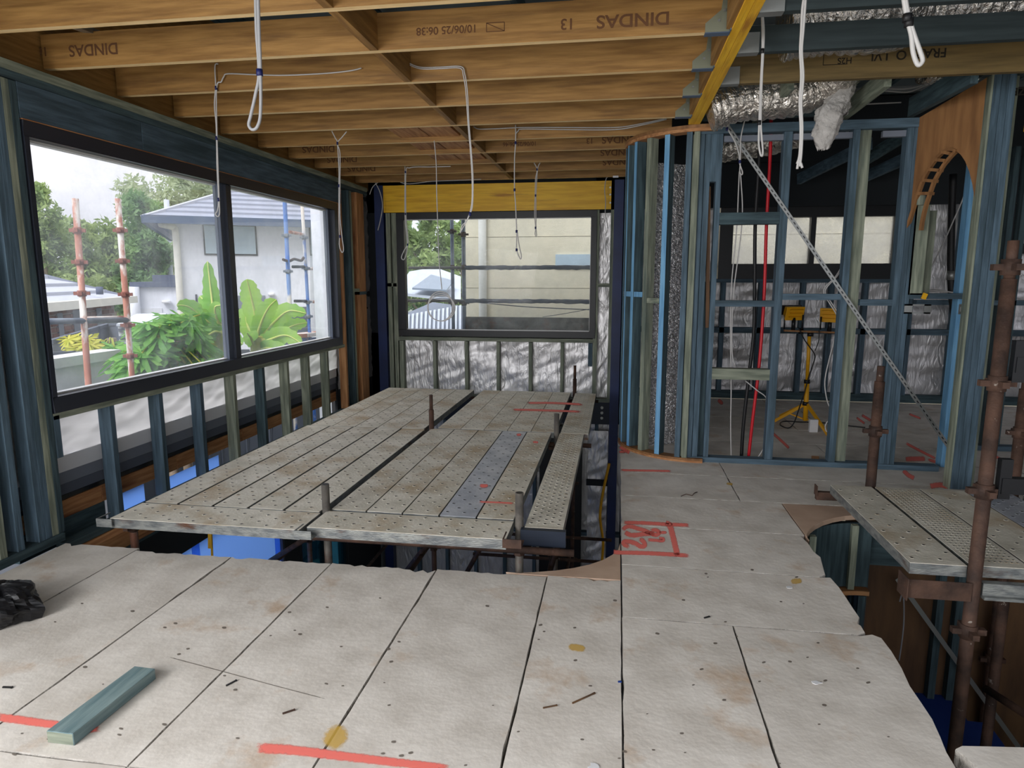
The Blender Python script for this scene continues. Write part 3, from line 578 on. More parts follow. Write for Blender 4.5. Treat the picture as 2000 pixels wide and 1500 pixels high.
a0, a1, zt, zb = fx(777), fx(1164), fz(413), fz(658.5)
f = MB(); T = .085
f.box((a0, YF - .01, zb), (a1, YF + .10, zb + T)); f.box((a0, YF - .01, zt - T), (a1, YF + .10, zt)); f.box((a0, YF - .01, zb + T), (a0 + T + .02, YF + .10, zt - T)); f.box((a1 - T + .01, YF - .01, zb + T), (a1, YF + .10, zt - T))
f.build('window_frame', 'frame_dark', w2, bevel=.003)
f = MB(); f.box((a0 + .105, YF + .05, zb + T), (a1 - T + .01, YF + .055, zb + T + .012)); f.box((a1 - T + .002, YF + .05, zb + T), (a1 - T + .01, YF + .055, zt - T)); f.box((a0 + .105, YF + .05, zt - T - .01), (a1 - T + .01, YF + .055, zt - T)); f.build('glazing_bead', 'white_seal', w2)
box('pane', (a0 + .10, YF + .06, zb + T), (a1 - T, YF + .066, zt - T), 'glass_far', w2)

# ================================================================ CURVED STUD WALL
wc = struct('wall_curved')
CX, CY, CR = .73, 6.40, .685
def arcpt(phi, r, z): return Vector((CX - math.sin(phi) * r, CY - math.cos(phi) * r, z))
def curved_plate(z0, z1, m, r0=CR - .10, r1=CR + .01, name='curved_plate'):
    k = 28; mb = MB(); ph = [math.radians(-2 + 92 * i / k) for i in range(k + 1)]
    for i in range(k):
        q = [arcpt(ph[i], r0, z0), arcpt(ph[i + 1], r0, z0), arcpt(ph[i + 1], r1, z0), arcpt(ph[i], r1, z0)]; mb.prism(q, (0, 0, z1 - z0))
    return mb.build(name, m, wc)
curved_plate(0, .018, 'orange_pine_x'); curved_plate(.019, .036, 'ply'); curved_plate(CEIL - .055, CEIL - .03, 'orange_pine_x'); curved_plate(CEIL - .029, CEIL - .004, 'ply')
def radial(phi, z0, z1, m, name='stud', r=CR, d=.09, w=.045):
    t_ = Vector((math.cos(phi), -math.sin(phi), 0)); 
    a = arcpt(phi, r - d / 2, z0); b = arcpt(phi, r - d / 2, z1); return MB().beam(a, b, w, d, side=t_).build(name, m, wc)
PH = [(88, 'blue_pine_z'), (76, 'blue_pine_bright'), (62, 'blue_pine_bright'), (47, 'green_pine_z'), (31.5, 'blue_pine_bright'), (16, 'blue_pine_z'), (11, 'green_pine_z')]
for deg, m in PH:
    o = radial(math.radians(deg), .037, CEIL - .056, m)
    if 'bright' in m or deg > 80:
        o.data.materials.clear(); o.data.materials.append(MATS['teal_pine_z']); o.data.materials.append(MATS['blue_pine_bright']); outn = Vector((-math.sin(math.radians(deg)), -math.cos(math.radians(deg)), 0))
        for p_ in o.data.polygons: p_.material_index = 1 if p_.normal.dot(outn) > .8 else 0  # lit outer face and shaded sides put into the stud colours
for (d0, d1, m) in ((86, 78, 'blue_pine_x'), (74, 64, 'blue_pine_bright'), (60, 49, 'blue_pine_bright'), (45, 33.5, 'green_pine_x')):
    p0 = arcpt(math.radians(d0), CR - .045, 1.43 if m != 'green_pine_x' else 1.38); p1 = arcpt(math.radians(d1), CR - .045, p0.z); MB().beam(p0, p1, .085, .045).build('nogging', m, wc)
# foil-faced insulation lining behind the curve
def liner():
    def fn(a, b):
        ph = math.radians(5 + 72 * a); z = .05 + 2.66 * b; r = CR - .13 + .012 * fbm(a * 30, z * 9) ; return arcpt(ph, r, z)
    return MB().grid(fn, 60, 110).build('foil_lining', 'foil_crinkle', wc)
def liner2():
    def fn(a, b): return (.27 + .45 * a, 6.02 + .25 * a + .012 * fbm(a * 14, b * 40), .05 + 2.5 * b)
    return MB().grid(fn, 20, 90).build('foil_lining', 'foil_crinkle', wc)
liner2()
box('inner_dark_board', (.12, 6.9, 0), (.16, 8.9, 2.7), 'interior_dark', wc)
for k in range(4): box('stud', (.07, 6.75 + .5 * k, .045), (.16, 6.795 + .5 * k, CEIL - .03), 'blue_pine_z', wc)

# ================================================================ MIDDLE STUD PARTITION
wm = struct('wall_middle')
def mx_(u): return pxX(u, 575, YP)
def studM(u0, u1, m, z0=.045, z1=2.715, y=YP, d=.09): return box('stud', (mx_(u0), y, z0), (mx_(u1), y + d, z1), m, wm, .0015)
for u0, u1, m in ((1342, 1353, 'green_pine_z'), (1354.5, 1364, 'blue_pine_z'), (1365, 1376, 'blue_pine_z'), (1388, 1398, 'blue_pine_z'), (1513, 1529, 'blue_pine_z'), (1643, 1656, 'blue_pine_z'), (1744, 1757, 'blue_pine_z'), (1757.5, 1767, 'blue_pine_z'), (1767.5, 1777, 'blue_pine_z')): studM(u0, u1, m)
box('stud', (mx_(1657), YP + .045, .045), (mx_(1681), YP + .09, 2.715), 'green_pine_z', wm)
# slot board leaning between the doubled studs
MB().beam(at(1381, 640, Y=YP + .05), at(1384, 365, Y=YP + .05), .03, .03).build('timber_offcut', 'dark_ply', wm)
box('stud', (mx_(1376), YP + .06, .045), (mx_(1388), YP + .089, at(1380, 550, Y=YP).z), 'teal_pine_z', wm); box('stud', (mx_(1376), YP + .0, at(1380, 355, Y=YP).z), (mx_(1388), YP + .089, 2.715), 'blue_pine_z', wm)
def railM(u0, u1, v0, v1, m, name='nogging', yo=0): 
    uc = (u0 + u1) / 2; return box(name, (mx_(u0), YP + yo, at(uc, v1, Y=YP).z), (mx_(u1), YP + .088, at(uc, v0, Y=YP).z), m, wm)
railM(1398, 1513, 415, 438, 'teal_pine_x', 'small_header', -.006); railM(1398, 1513, 587, 599, 'blue_pine_x'); railM(1529, 1643, 574, 586, 'blue_pine_x'); railM(1681, 1744, 585, 597, 'blue_pine_x'); railM(1398, 1513, 721, 742, 'green_pine_x'); railM(1777, 1888, 573, 584, 'blue_pine_x')
box('top_plate', (mx_(1354), YP - .004, 2.716), (mx_(1785), YP + .09, 2.785), 'blue_pine_x', wm); box('bottom_plate', (mx_(1354), YP - .004, 0), (2.64, YP + .09, .044), 'blue_pine_x', wm)
box('head_strip', (mx_(1400), YP + .02, 2.655), (mx_(1513), YP + .06, 2.70), 'fence_mid', wm); box('head_strip', (mx_(1529), YP + .02, 2.655), (mx_(1643), YP + .06, 2.70), 'fence_mid', wm); box('head_strip', (mx_(1700), YP + .02, 2.655), (mx_(1744), YP + .06, 2.70), 'fence_mid', wm)
# perforated brace strap
a = at(1404, 222, Y=YP - .012); b = at(1862, 886, Y=YP - .012); mb = MB().beam(a, b, .004, .032, side=(0, 1, 0)); st = mb.build('brace_strap', 'zinc', wm)
d = b - a; L_ = d.length; d.normalize(); mb = MB(); nrm = Vector((0, 1, 0)).cross(d)
k = int(L_ / .045)
for i in range(k):
    c = a + d * (i + .5) * L_ / k; c.y -= .0026; mb.add([c - d * .012 - nrm * .004, c + d * .012 - nrm * .004, c + d * .012 + nrm * .004, c - d * .012 + nrm * .004], [(0, 1, 2, 3)])
mb.build('strap_holes', 'black_plastic', st, kind='stuff')

# ================================================================ ARCH WALL and right-hand post
wa = struct('wall_arch')
A0 = Vector((2.255, 5.735, 0)); A1 = Vector((2.50, 5.34, 0)); AD = (A1 - A0).normalized(); AN = Vector((AD.y, -AD.x, 0)).normalized()
if AN.dot(Vector((0, 0, 0)) - A0) < 0: AN = -AN
PL = (A0 + AN * .0, AN)
def ap(u, v, off=0): return at(u, v, pl=(A0 - AN * off, AN))
outer = [(1785, 236), (1930, 150), (1916, 280), (1906, 400)]
archin = [(1903, 385), (1899, 360), (1893, 335), (1885, 315), (1877, 303), (1868, 295), (1859, 292), (1849, 294), (1838, 301), (1826, 314), (1814, 332), (1802, 356), (1792, 384), (1783, 412), (1776, 434), (1771, 446)]
left = [(1767, 446), (1771, 380), (1777, 310)]
MB().prism([ap(u, v) for u, v in outer + archin + left], -AN * .012).build('arch_panel', 'ply', wa)
# soffit: front and back arch ribs with blocks
ia = [(1771, 446), (1776, 434), (1783, 412), (1792, 384), (1802, 356), (1814, 332), (1826, 314), (1838, 301), (1849, 294), (1859, 292), (1868, 295)]
ib = [(1799, 450), (1802, 430), (1808, 405), (1816, 380), (1825, 355), (1834, 338), (1844, 322), (1853, 311), (1862, 301), (1868, 296)]
def rib(pxs, off, th, w, name):
    P = smooth([ap(u, v, off) for u, v in pxs], 4); mb = MB()
    for p, q in zip(P, P[1:]): mb.beam(p, q + (q - p) * .1, w, th, side=AN)
    return mb.build(name, 'ply', wa)
rib(ia, .0, .02, .03, 'arch_rib'); rib(ib, .01, .02, .03, 'arch_rib')
for (u0, v0, u1, v1) in ((1843, 297, 1858, 300), (1828, 312, 1850, 314), (1815, 331, 1838, 333), (1803, 352, 1828, 354), (1796, 378, 1820, 378)):
    MB().beam(ap(u0, v0, .01), ap(u1, v1, .01), .06, .022, side=AN).build('arch_block', 'ply', wa)
box('arch_packer', tuple(ap(1784, 402, .03)), tuple(ap(1812, 376, .03) + Vector((0, .03, 0))), 'green_pine_z', wa)
box('jamb_stud', (pxX(1780, 500, YP), YP - .0, 1.44), (pxX(1808, 500, YP), YP + .045, at(1790, 400, Y=YP).z), 'green_pine_z', wa).location.z = 0
MB().box((pxX(1781, 500, YP + .1), YP + .1, 1.44), (pxX(1822, 500, YP + .1), YP + .145, 2.1)).build('jamb_board', 'green_pine_z', wa)
# post: three studs nailed together
for i, (x0, m) in enumerate(((2.515, 'blue_pine_z'), (2.562, 'blue_pine_z'), (2.609, 'blue_pine_z'))): box('post_stud', (x0, 5.27, 0), (x0 + .045, 5.36, 2.95), m, wa, .0015)
box('post_stud', (2.50, 5.275, 0), (2.514, 5.36, 2.95), 'green_pine_z', wa)
box('post_stud', (2.66, 5.33, 0), (2.70, 5.42, 2.95), 'green_pine_z', wa); box('post_stud', (2.72, 5.9, 0), (2.765, 5.99, 2.95), 'blue_pine_bright', wa)
box('post_plate', (2.45, 5.25, 2.951), (6, 5.36, 2.99), 'teal_pine_x', wa)
yl = MB().box((2.77, 5.30, 2.58), (6, 5.345, 2.95)).build('door_lintel', 'yellow_lvl_x', wa, loc=(2.77, 5.3, 2.6)); 
stamp('ZE', 1990, 178, yl, 5.30, .07, 'stamp_ink_dark')
rx = lambda u, Y: pxX(u, 500, Y)
box('nogging', (2.70, 6.6, 1.33), (6, 6.69, 1.375), 'blue_pine_x', wa)
for u in (1960, 1985): box('stud', (rx(u, 6.6), 6.6, 0), (rx(u, 6.6) + .045, 6.69, 2.7), 'teal_pine_z', wa)
box('bottom_plate', (3.3, 6.55, 0), (6, 6.64, .045), 'blue_pine_x', wa)

# ================================================================ BACK ROOM WALL
wb = struct('wall_back')
def bx_(u, v=640): return pxX(u, v, YB)
def bz(v, u=1580): return at(u, v, Y=YB).z
wrap('wall_wrap', YB + .10, .1, 6.3, 0, bz(545), .035, 'foil', wb, 150, 40, 'Y', (1.2, 5), 12)
for u in (1405, 1478, 1560, 1615, 1681, 1755): box('stud', (bx_(u), YB, .045), (bx_(u) + .06, YB + .09, bz(545)), 'blue_pine_z', wb)
for x in (3.6, 4.1, 4.6, 5.1): box('stud', (x, YB, .045), (x + .045, YB + .09, 2.6), 'blue_pine_z', wb)
box('nogging', (.1, YB, bz(652)), (6.3, YB + .09, bz(641)), 'blue_pine_x', wb); box('sill_plate', (1.2, YB - .004, bz(552)), (3.6, YB + .09, bz(545)), 'blue_pine_x', wb); box('bottom_plate', (.1, YB - .003, 0), (6.3, YB + .09, .1), 'teal_pine_x', wb)
box('lintel', (1.0, YB - .003, bz(384)), (6.3, YB + .05, bz(350)), 'brown_lvl', wb); box('lower_lintel', (1.0, YB, bz(398)), (6.3, YB + .09, bz(385)), 'blue_pine_x', wb); box('top_plate', (.1, YB, bz(349)), (6.3, YB + .09, bz(338)), 'blue_pine_x', wb)
wrap('wall_wrap', YB + .12, .1, 1.2, 0, 2.9, .03, 'foil', wb, 30, 60, 'Y', (2, 4), 15); wrap('wall_wrap', YB + .12, 3.45, 6.3, 1.4, 2.9, .03, 'foil', wb, 40, 40, 'Y', (2, 4), 16)
box('ply_infill', (.1, YB + .14, 2.5), (6.3, YB + .16, 3.7), 'dark_ply', wb)
box('dark_post', (bx_(1850), 8.2, 0), (bx_(1850) + .2, 8.3, 2.8), 'interior_dark', wb)
w3 = struct('window_3')
f = MB(); x0, x1, z0, z1 = pxX(1405, 470, YB), pxX(1755, 470, YB), bz(545), bz(397)
gl = [(1431, 1582), (1592, 1745)]; g0, g1 = bz(515), bz(424)
f.box((x0, YB - .01, z0), (x1, YB + .09, g0)); f.box((x0, YB - .01, g1), (x1, YB + .09, z1)); f.box((x0, YB - .01, g0), (pxX(1431, 470, YB), YB + .09, g1)); f.box((pxX(1582, 470, YB), YB - .01, g0), (pxX(1592, 470, YB), YB + .09, g1)); f.box((pxX(1745, 470, YB), YB - .01, g0), (x1, YB + .09, g1))
f.build('window_frame', 'frame_dark', w3)
for a, b in gl: box('pane', (pxX(a, 470, YB), YB + .05, g0), (pxX(b, 470, YB), YB + .056, g1), 'glass_obscure', w3)
# right outer wall with a window
wr = struct('wall_right')
for a, b, z0, z1 in ((-2.4, 9.2, -3, 1.2), (-2.4, 9.2, 2.35, 3.7), (-2.4, 6.6, 1.2, 2.35), (8.4, 9.2, 1.2, 2.35)): box('wall_panel', (6.3, a, z0), (6.4, b, z1), 'interior_dark', wr)
w4 = struct('window_4')
wx = pxX(1983, 450, 8.9); f = MB(); wz0 = at(1985, 476, Y=YB).z; wz1 = at(1985, 418, Y=YB).z
x0 = pxX(1978, 450, YB - .02); f.box((x0 - .1, YB - .03, wz0 - .12), (6.2, YB - .003, wz0)); f.box((x0 - .1, YB - .03, wz1), (6.2, YB - .003, wz1 + .12)); f.box((x0 - .1, YB - .03, wz0), (x0 + .03, YB - .003, wz1)); f.build('window_frame', 'frame_dark', w4)
box('pane', (x0 + .03, YB - .02, wz0), (6.2, YB - .014, wz1), 'glass_obscure', w4)

# ================================================================ LOWER STOREY (seen through the voids)
lo = struct('wall_lower'); GZ0 = -3.0
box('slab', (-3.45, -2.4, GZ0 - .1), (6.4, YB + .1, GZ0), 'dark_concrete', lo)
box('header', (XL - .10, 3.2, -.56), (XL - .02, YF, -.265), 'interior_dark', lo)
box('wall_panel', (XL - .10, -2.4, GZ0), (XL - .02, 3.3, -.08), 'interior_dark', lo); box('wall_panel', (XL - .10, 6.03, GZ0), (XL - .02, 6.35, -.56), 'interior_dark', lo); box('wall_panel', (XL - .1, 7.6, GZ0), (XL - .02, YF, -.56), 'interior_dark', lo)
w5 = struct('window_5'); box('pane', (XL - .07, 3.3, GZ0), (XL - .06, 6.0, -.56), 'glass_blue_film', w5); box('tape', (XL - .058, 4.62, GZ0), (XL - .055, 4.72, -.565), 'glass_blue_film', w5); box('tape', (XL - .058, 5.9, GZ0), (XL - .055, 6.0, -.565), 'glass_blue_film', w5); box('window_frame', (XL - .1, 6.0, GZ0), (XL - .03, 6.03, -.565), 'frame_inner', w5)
box('film_sheet', (XL - .15, 3.90, -.09), (XL - .145, 4.26, .062), 'glass_blue_film', w5); box('film_sheet', (XL - .15, 4.45, -.09), (XL - .145, 5.2, .03), 'glass_blue_film', w5)
w6 = struct('window_6'); box('pane', (XL - .07, 6.36, GZ0), (XL - .06, 7.6, -.56), 'glass_teal', w6)
for y in (6.36, 6.95, 7.55): box('window_frame', (XL - .1, y, GZ0), (XL - .03, y + .05, -.565), 'frame_dark', w6)
lf = struct('wall_lower_far')
for k in range(8):
    x = -3.2 + k * .42; box('stud', (x, YF + .03, GZ0), (x + .045, YF + .12, -.37), 'blue_pine_z', lf)
box('nogging', (-3.2, YF + .03, -1.95), (.1, YF + .12, -1.90), 'blue_pine_x', lf); box('dark_board', (-1.0, YF - .02, GZ0), (-.42, YF + .02, -.4), 'frame_dark', lf)
wrap('wall_wrap', YF + .124, -3.2, .1, GZ0, -.38, .003, 'foil', lf, 80, 50, 'Y', (1.6, 3), 22)
wrap('wall_wrap', YF + .0, -.34, -.08, -2.9, -.45, .02, 'foil', lf, 20, 80, 'Y', (3, 3), 23)
box('nogging', (-.36, YF - .05, -1.2), (-.06, YF - .01, -1.12), 'interior_dark', lf)
hose = MB().tube(smooth([at(1190, 905, Y=8.6), at(1178, 960, Y=8.6), at(1172, 1010, Y=8.6), at(1178, 1060, Y=8.6), at(1174, 1110, Y=8.6)]), .018, 8).build('yellow_conduit', 'work_yellow'); tag(hose, 'yellow conduit hanging in the dark lower storey behind the right scaffold plank', 'conduit')
# stair void on the right: curved lower wall, ply lining, blue sheeting
ls = struct('wall_stair')
HC = Vector((1.68, 4.05)); HR = .50
def hp(ph, z, r=HR): return Vector((HC.x - math.sin(ph) * r, HC.y + math.cos(ph) * r, z))
mb = MB(); k = 20
for i in range(k):
    p0, p1 = math.radians(-5 + 95 * i / k), math.radians(-5 + 95 * (i + 1) / k); mb.prism([hp(p0, -.5), hp(p1, -.5), hp(p1, -.05), hp(p0, -.05)], (0, .012, 0))
mb.build('curved_lining', 'teal_pine_z', ls)
mb = MB()
for i in range(k):
    p0, p1 = math.radians(-5 + 95 * i / k), math.radians(-5 + 95 * (i + 1) / k); mb.prism([hp(p0, -.54, HR - .05), hp(p1, -.54, HR - .05), hp(p1, -.54, HR + .04), hp(p0, -.54, HR + .04)], (0, 0, .03))
mb.build('curved_plate', 'orange_pine_x', ls)
for dg in (10, 62): MB().beam(hp(math.radians(dg), -.5, HR - .03), hp(math.radians(dg), -.05, HR - .03), .04, .04).build('stud', 'green_pine_z', ls)
for dg in (0, 30, 55, 80): MB().beam(hp(math.radians(dg), GZ0, HR), hp(math.radians(dg), -.55, HR), .045, .08).build('stud', 'teal_pine_z', ls)
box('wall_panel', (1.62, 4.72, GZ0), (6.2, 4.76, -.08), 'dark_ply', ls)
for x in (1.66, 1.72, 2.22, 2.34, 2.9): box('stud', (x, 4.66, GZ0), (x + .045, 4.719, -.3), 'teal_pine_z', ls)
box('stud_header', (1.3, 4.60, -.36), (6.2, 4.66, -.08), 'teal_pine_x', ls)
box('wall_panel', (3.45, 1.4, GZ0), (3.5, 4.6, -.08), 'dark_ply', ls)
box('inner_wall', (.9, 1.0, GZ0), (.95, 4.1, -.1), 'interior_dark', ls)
bt = [(1700, 1320), (1755, 1320), (1815, 1325), (1860, 1365), (1890, 1408), (1930, 1412), (1962, 1456), (1990, 1560), (1800, 1560)]
tarp = MB().prism([at(u, v, Z=-1.35) for u, v in bt], (0, 0, -.02)).build('blue_sheet', 'blue_tarp'); tag(tarp, 'dark blue sheeting lying in the stairwell below the scaffold', 'sheet')
stt = MB().prism([Vector((1.3, 2.0, -1.39)), Vector((3.4, 2.0, -1.39)), Vector((3.4, 3.9, -1.39)), Vector((1.3, 3.9, -1.39))], (0, 0, -.1)).build('stair_landing', 'interior_dark', ls)
a = at(1752, 1130, Y=4.6); b = at(1990, 1460, Y=4.6); MB().beam(a, b, .004, .03, side=(0, 1, 0)).build('brace_strap', 'zinc', ls)

# ================================================================ SCAFFOLD PLANKS
def perf(mb, x0, x1, y0, y1, z, dx, dy, stag=True, r=.0065):
    ny = int((y1 - y0) / dy); nx = max(1, int(round((x1 - x0) / dx)))
    for j in range(ny + 1):
        for i in range(nx + 1):
            if stag and (i + j) % 2: continue
            cx = x0 + (x1 - x0) * i / nx; cy_ = y0 + dy * j
            if cy_ > y1: continue
            n = 6; ro = [(cx + math.cos(k * PI / 3) * r * 1.7, cy_ + math.sin(k * PI / 3) * r * 1.7, z + .0002) for k in range(n)]; ri = [(cx + math.cos(k * PI / 3) * r, cy_ + math.sin(k * PI / 3) * r, z + .0022) for k in range(n)]
            mb.add(ro + ri, [(k, (k + 1) % n, n + (k + 1) % n, n + k) for k in range(n)], 0); mb.add(ri, [tuple(range(n))], 1)
def plank(x, y, L, w, z, mat, rot=0, label='', group=None, dx=.05, dy=.075, dense=False):
    """steel scaffold plank, origin at one lower corner; runs along local Y"""
    t = thing('scaffold_plank', (x, y, z - .058), label, 'plank', group)
    mb = MB(); mb.box((0, 0, .055), (w, L, .058)); mb.build('deck', mat, t, bevel=0)
    MB().box((0, .0, 0), (.003, L, .0549)).build('side_rail', 'galv_edge', t); MB().box((w - .003, 0, 0), (w, L, .0549)).build('side_rail', 'galv_edge', t)
    MB().box((.0031, .0, .0), (w - .0031, .003, .0549)).build('end_cap', 'galv_edge', t); MB().box((.0031, L - .003, 0), (w - .0031, L, .0549)).build('end_cap', 'galv_edge', t)
    pm = MB(); perf(pm, .03, w - .03, .06, L - .05, .058, dx, dy, not dense, .0085 if not dense else .006); pm.build('perforations', [mat, 'cable_black'], t, kind='stuff')
    t.rotation_euler.z = rot; return t
ords = ['first', 'second', 'third', 'fourth', 'fifth']
PZ = .2; g = 'perforated planks of the large scaffold platform'
for i in range(5):
    w = .214
    plank(-2.865 + i * .2325, 3.545, 2.20, w, PZ, 'plank_steel', label='dusty steel plank, %s from the left in the near left bay of the large platform' % ords[i], group=g)
    plank(-2.84 + i * .2225, 5.765, 2.19, w, PZ, 'plank_steel', label='dusty steel plank, %s from the left in the far left bay of the large platform' % ords[i], group=g)
    m = 'plank_steel_clean' if i == 3 else 'plank_steel'; lab = 'cleaner bluish plank with a red dot, fourth from left in the near right bay' if i == 3 else 'dusty steel plank, %s from the left in the near right bay of the large platform' % ords[i]
    plank(-1.668 + i * .2235, 3.60, 2.19, w, PZ, m, label=lab, group=g)
    plank(-1.615 + i * .2175, 5.83, 2.12, .212, PZ, 'plank_steel', label='dusty steel plank, %s from the left in the far right bay of the large platform' % ords[i], group=g)
plank(-1.705, 3.255, 1.165, .27, PZ, 'plank_steel', rot=PI / 2, label='short cross plank along the front left edge of the large platform', group=g)
plank(-.555, 3.30, 1.125, .265, PZ + .001, 'plank_steel', rot=PI / 2, label='short cross plank along the front right edge of the large platform', group=g)
plank(-.482, 3.50, 2.29, .215, PZ - .002, 'plank_steel', label='narrow densely perforated plank set apart at the right side, near bay', group=g, dx=.04, dy=.034)
plank(-.478, 5.81, 2.12, .25, PZ - .002, 'plank_steel', label='narrow densely perforated plank set apart at the right side, far bay', group=g, dx=.045, dy=.045)
g2 = 'planks of the small scaffold platform over the stair void'
plank(1.443, 3.325, 1.245, .255, PZ, 'plank_steel', label='leftmost plank of the small platform over the stair void', group=g2, dx=.06, dy=.09)
plank(1.722, 3.335, 1.235, .262, PZ, 'plank_steel', label='densely perforated plank right of the short rusty standard, small platform', group=g2, dx=.026, dy=.036, dense=True)
plank(1.998, 3.335, 1.235, .262, PZ, 'plank_steel', label='plank passing behind the tall rusty standard, small platform', group=g2, dx=.06, dy=.09)
plank(2.272, 3.335, 1.22, .262, PZ, 'plank_steel_clean', label='bluish plank third from the right frame edge on the small platform', group=g2, dx=.05, dy=.05)
plank(2.60, 3.335, 1.21, .262, PZ, 'plank_steel', label='plank cut by the right edge of the picture on the small platform', group=g2, dx=.06, dy=.09)
# paint on planks
deckpaint = struct('trim_2') if False else None
def dpaint(pxs, w, parent_xy=None): 
    o = paint(pxs, w, Z=PZ + .0035, parent=None, name='paint_mark'); return o
def plank_at(x, y):
    for t in [o for o in C.objects if o.name.startswith('scaffold_plank')]:
        if abs(t.rotation_euler.z) < .1:
            d = t.children[0]; L_ = d.dimensions.y
            if t.location.x - .02 <= x <= t.location.x + .24 and t.location.y <= y <= t.location.y + 2.25: return t
    return None
for pxs, w in (([(935, 980), (968, 981), (1004, 983)], 3), ([(936, 948), (945, 949), (954, 948)], 7), ([(1000, 800), (1050, 801), (1138, 804)], 4), ([(1028, 787), (1080, 787), (1140, 790)], 4), ([(1008, 849), (1014, 849), (1018, 849)], 5), ([(1040, 863), (1052, 864)], 4)):
    c = pxs[len(pxs) // 2]; q = at(c[0], c[1], Z=PZ); p = plank_at(q.x, q.y); o = dpaint(pxs, w)
    if p: o.parent = p; o.matrix_parent_inverse = Matrix.Translation(p.location).inverted()
# ---------------------------------------------------------------- scaffold frames
def rosette(mb, x, y, z, r=.034, mi=1):
    mb.tube([(x, y, z - .035), (x, y, z + .035)], r + .008, 10, mi)
    for k in range(4):
        a = k * PI / 2; d = Vector((math.cos(a), math.sin(a), 0)); mb.beam(Vector((x, y, z)) + d * r, Vector((x, y, z)) + d * (r + .045), .03, .028, mi=mi)
def standard(parent, x, y, z0, z1, m, r=.024, cups=(), spig=None, name='standard', top=None):
    mb = MB().tube([(x, y, z0), (x, y, z1)], r, 14, cap=True)
    if spig: mb.tube([(x, y, z1), (x, y, spig)], r * .72, 12)
    else: mb.tube([(x, y, z1), (x, y, z1 + .0005)], [r * .8, r * .8], 12, 1); 
    s = mb.build(name, [m, 'cable_black'], parent)
    for z in cups: c = MB(); rosette(c, x, y, z, r, 0); c.build('coupler', 'rusty_steel', s)
    return s
sf = thing('tube_scaffold', (-1.7, 5.6, GZ0), 'grey tube scaffold standing in the double-height void under the large platform', 'scaffold')
def topz(u, v, Y): return at(u, v, Y=Y).z
def par(o, p): o.parent = p; o.matrix_parent_inverse = Matrix.Translation(p.location).inverted()
LS = [(-1.688, 3.57, topz(622, 945, 3.57), None), (-1.668, 5.79, topz(838, 800, 5.79), topz(838, 771, 5.79)), (-.515, 3.52, topz(1012, 962, 3.52), None), (-.512, 5.79, topz(1091, 808, 5.79), None), (-.49, 7.98, topz(1127, 740, 7.98), topz(1127, 714, 7.98)), (-2.93, 3.5, .02, None), (-2.93, 5.79, .02, None)]
before = set(C.objects)
for i, (x, y, z, sp_) in enumerate(LS): standard(sf, x, y, GZ0, z, 'rusty_steel' if i in (1, 4) else 'scaffold_grey', .0235, (.06, -.95, -1.95), sp_)
for y in (3.42, 5.79, 7.98):
    MB().tube([(-2.98, y, .095), (-.2, y, .095)], .02, 10).build('transom', 'rusty_steel', sf)
for x in (-1.69, -.52, -2.93):
    for z in (-.9, -1.9): MB().tube([(x, 3.5, z), (x, 8.0, z)], .02, 8).build('ledger', 'rusty_steel', sf)
for z in (-1.35, -1.62): MB().tube([(-1.6, 7.2, z), (.0, 7.2, z)], .02, 8).build('ledger', 'rusty_steel', sf)
for a, b in ((at(608, 1045, Y=4.2), at(520, 1100, Y=5.2)), (at(845, 1050, Y=5.2), at(785, 1125, Y=6)), (at(950, 1050, Y=5.5), at(905, 1130, Y=6)), (at(1095, 1048, Y=5), at(1072, 1125, Y=5.6))): MB().tube([a, b], .022, 8).build('brace', 'rusty_steel', sf)
for (u, v) in ((205, 1022), (592, 1046), (1000, 1063)):
    q = at(u, v, Y=3.24); MB().box((q.x - .05, 3.232, q.z - .02), (q.x + .05, 3.238, q.z + .028)).box((q.x - .05, 3.2381, q.z - .02), (q.x + .05, 3.34, q.z - .014)).box((q.x - .05, 3.2381, q.z + .022), (q.x - .044, 3.34, q.z + .028)).build('bracket', 'rusty_steel' if u > 900 else 'galv_edge', sf)
MB().box((-.50, 3.47, PZ - .10), (-.25, 3.50, PZ - .065)).box((-.5, 3.46, PZ - .062), (-.25, 3.499, PZ - .004)).build('plank_support', 'navy_dark', sf)
for o in set(C.objects) - before:
    if o.parent == sf: par(o, sf)
ssf = thing('tube_scaffold', (1.7, 4.0, GZ0), 'rusty tube scaffold standing in the stair void at the right', 'scaffold')
before = set(C.objects)
PX, PY = 1.722, 3.30
standard(ssf, PX, PY, GZ0, topz(1950, 545, PY), 'rusty_steel', .031, (topz(1955, 522, PY), topz(1930, 748, PY), topz(1905, 958, PY), -.12, -1.0), topz(1955, 470, PY))
standard(ssf, 1.716, 4.63, GZ0, topz(1716, 745, 4.63), 'rusty_steel', .032, (topz(1712, 842, 4.63), -.1, -1.0), topz(1720, 715, 4.63))
standard(ssf, 2.585, 4.63, GZ0, topz(1990, 760, 4.63), 'rusty_steel', .034, (topz(1985, 845, 4.63), .12, -1.0), topz(1993, 700, 4.63))
zz = topz(1990, 712, 3.30); MB().beam((PX + .06, PY, zz), (3.2, PY, zz - .01), .045, .07).build('ledger', 'frame_dark', ssf); MB().beam((PX + .06, PY, topz(1970, 948, PY)), (3.2, PY, topz(1970, 948, PY)), .045, .075).build('ledger', 'frame_dark', ssf)
MB().beam((PX + .075, PY, zz - .08), (PX + .075, PY, zz + .11), .05, .035).build('wedge', 'frame_dark', ssf); zc = topz(1944, 940, PY); MB().beam((PX + .075, PY, zc - .08), (PX + .075, PY, zc + .11), .05, .035).build('wedge', 'frame_dark', ssf)
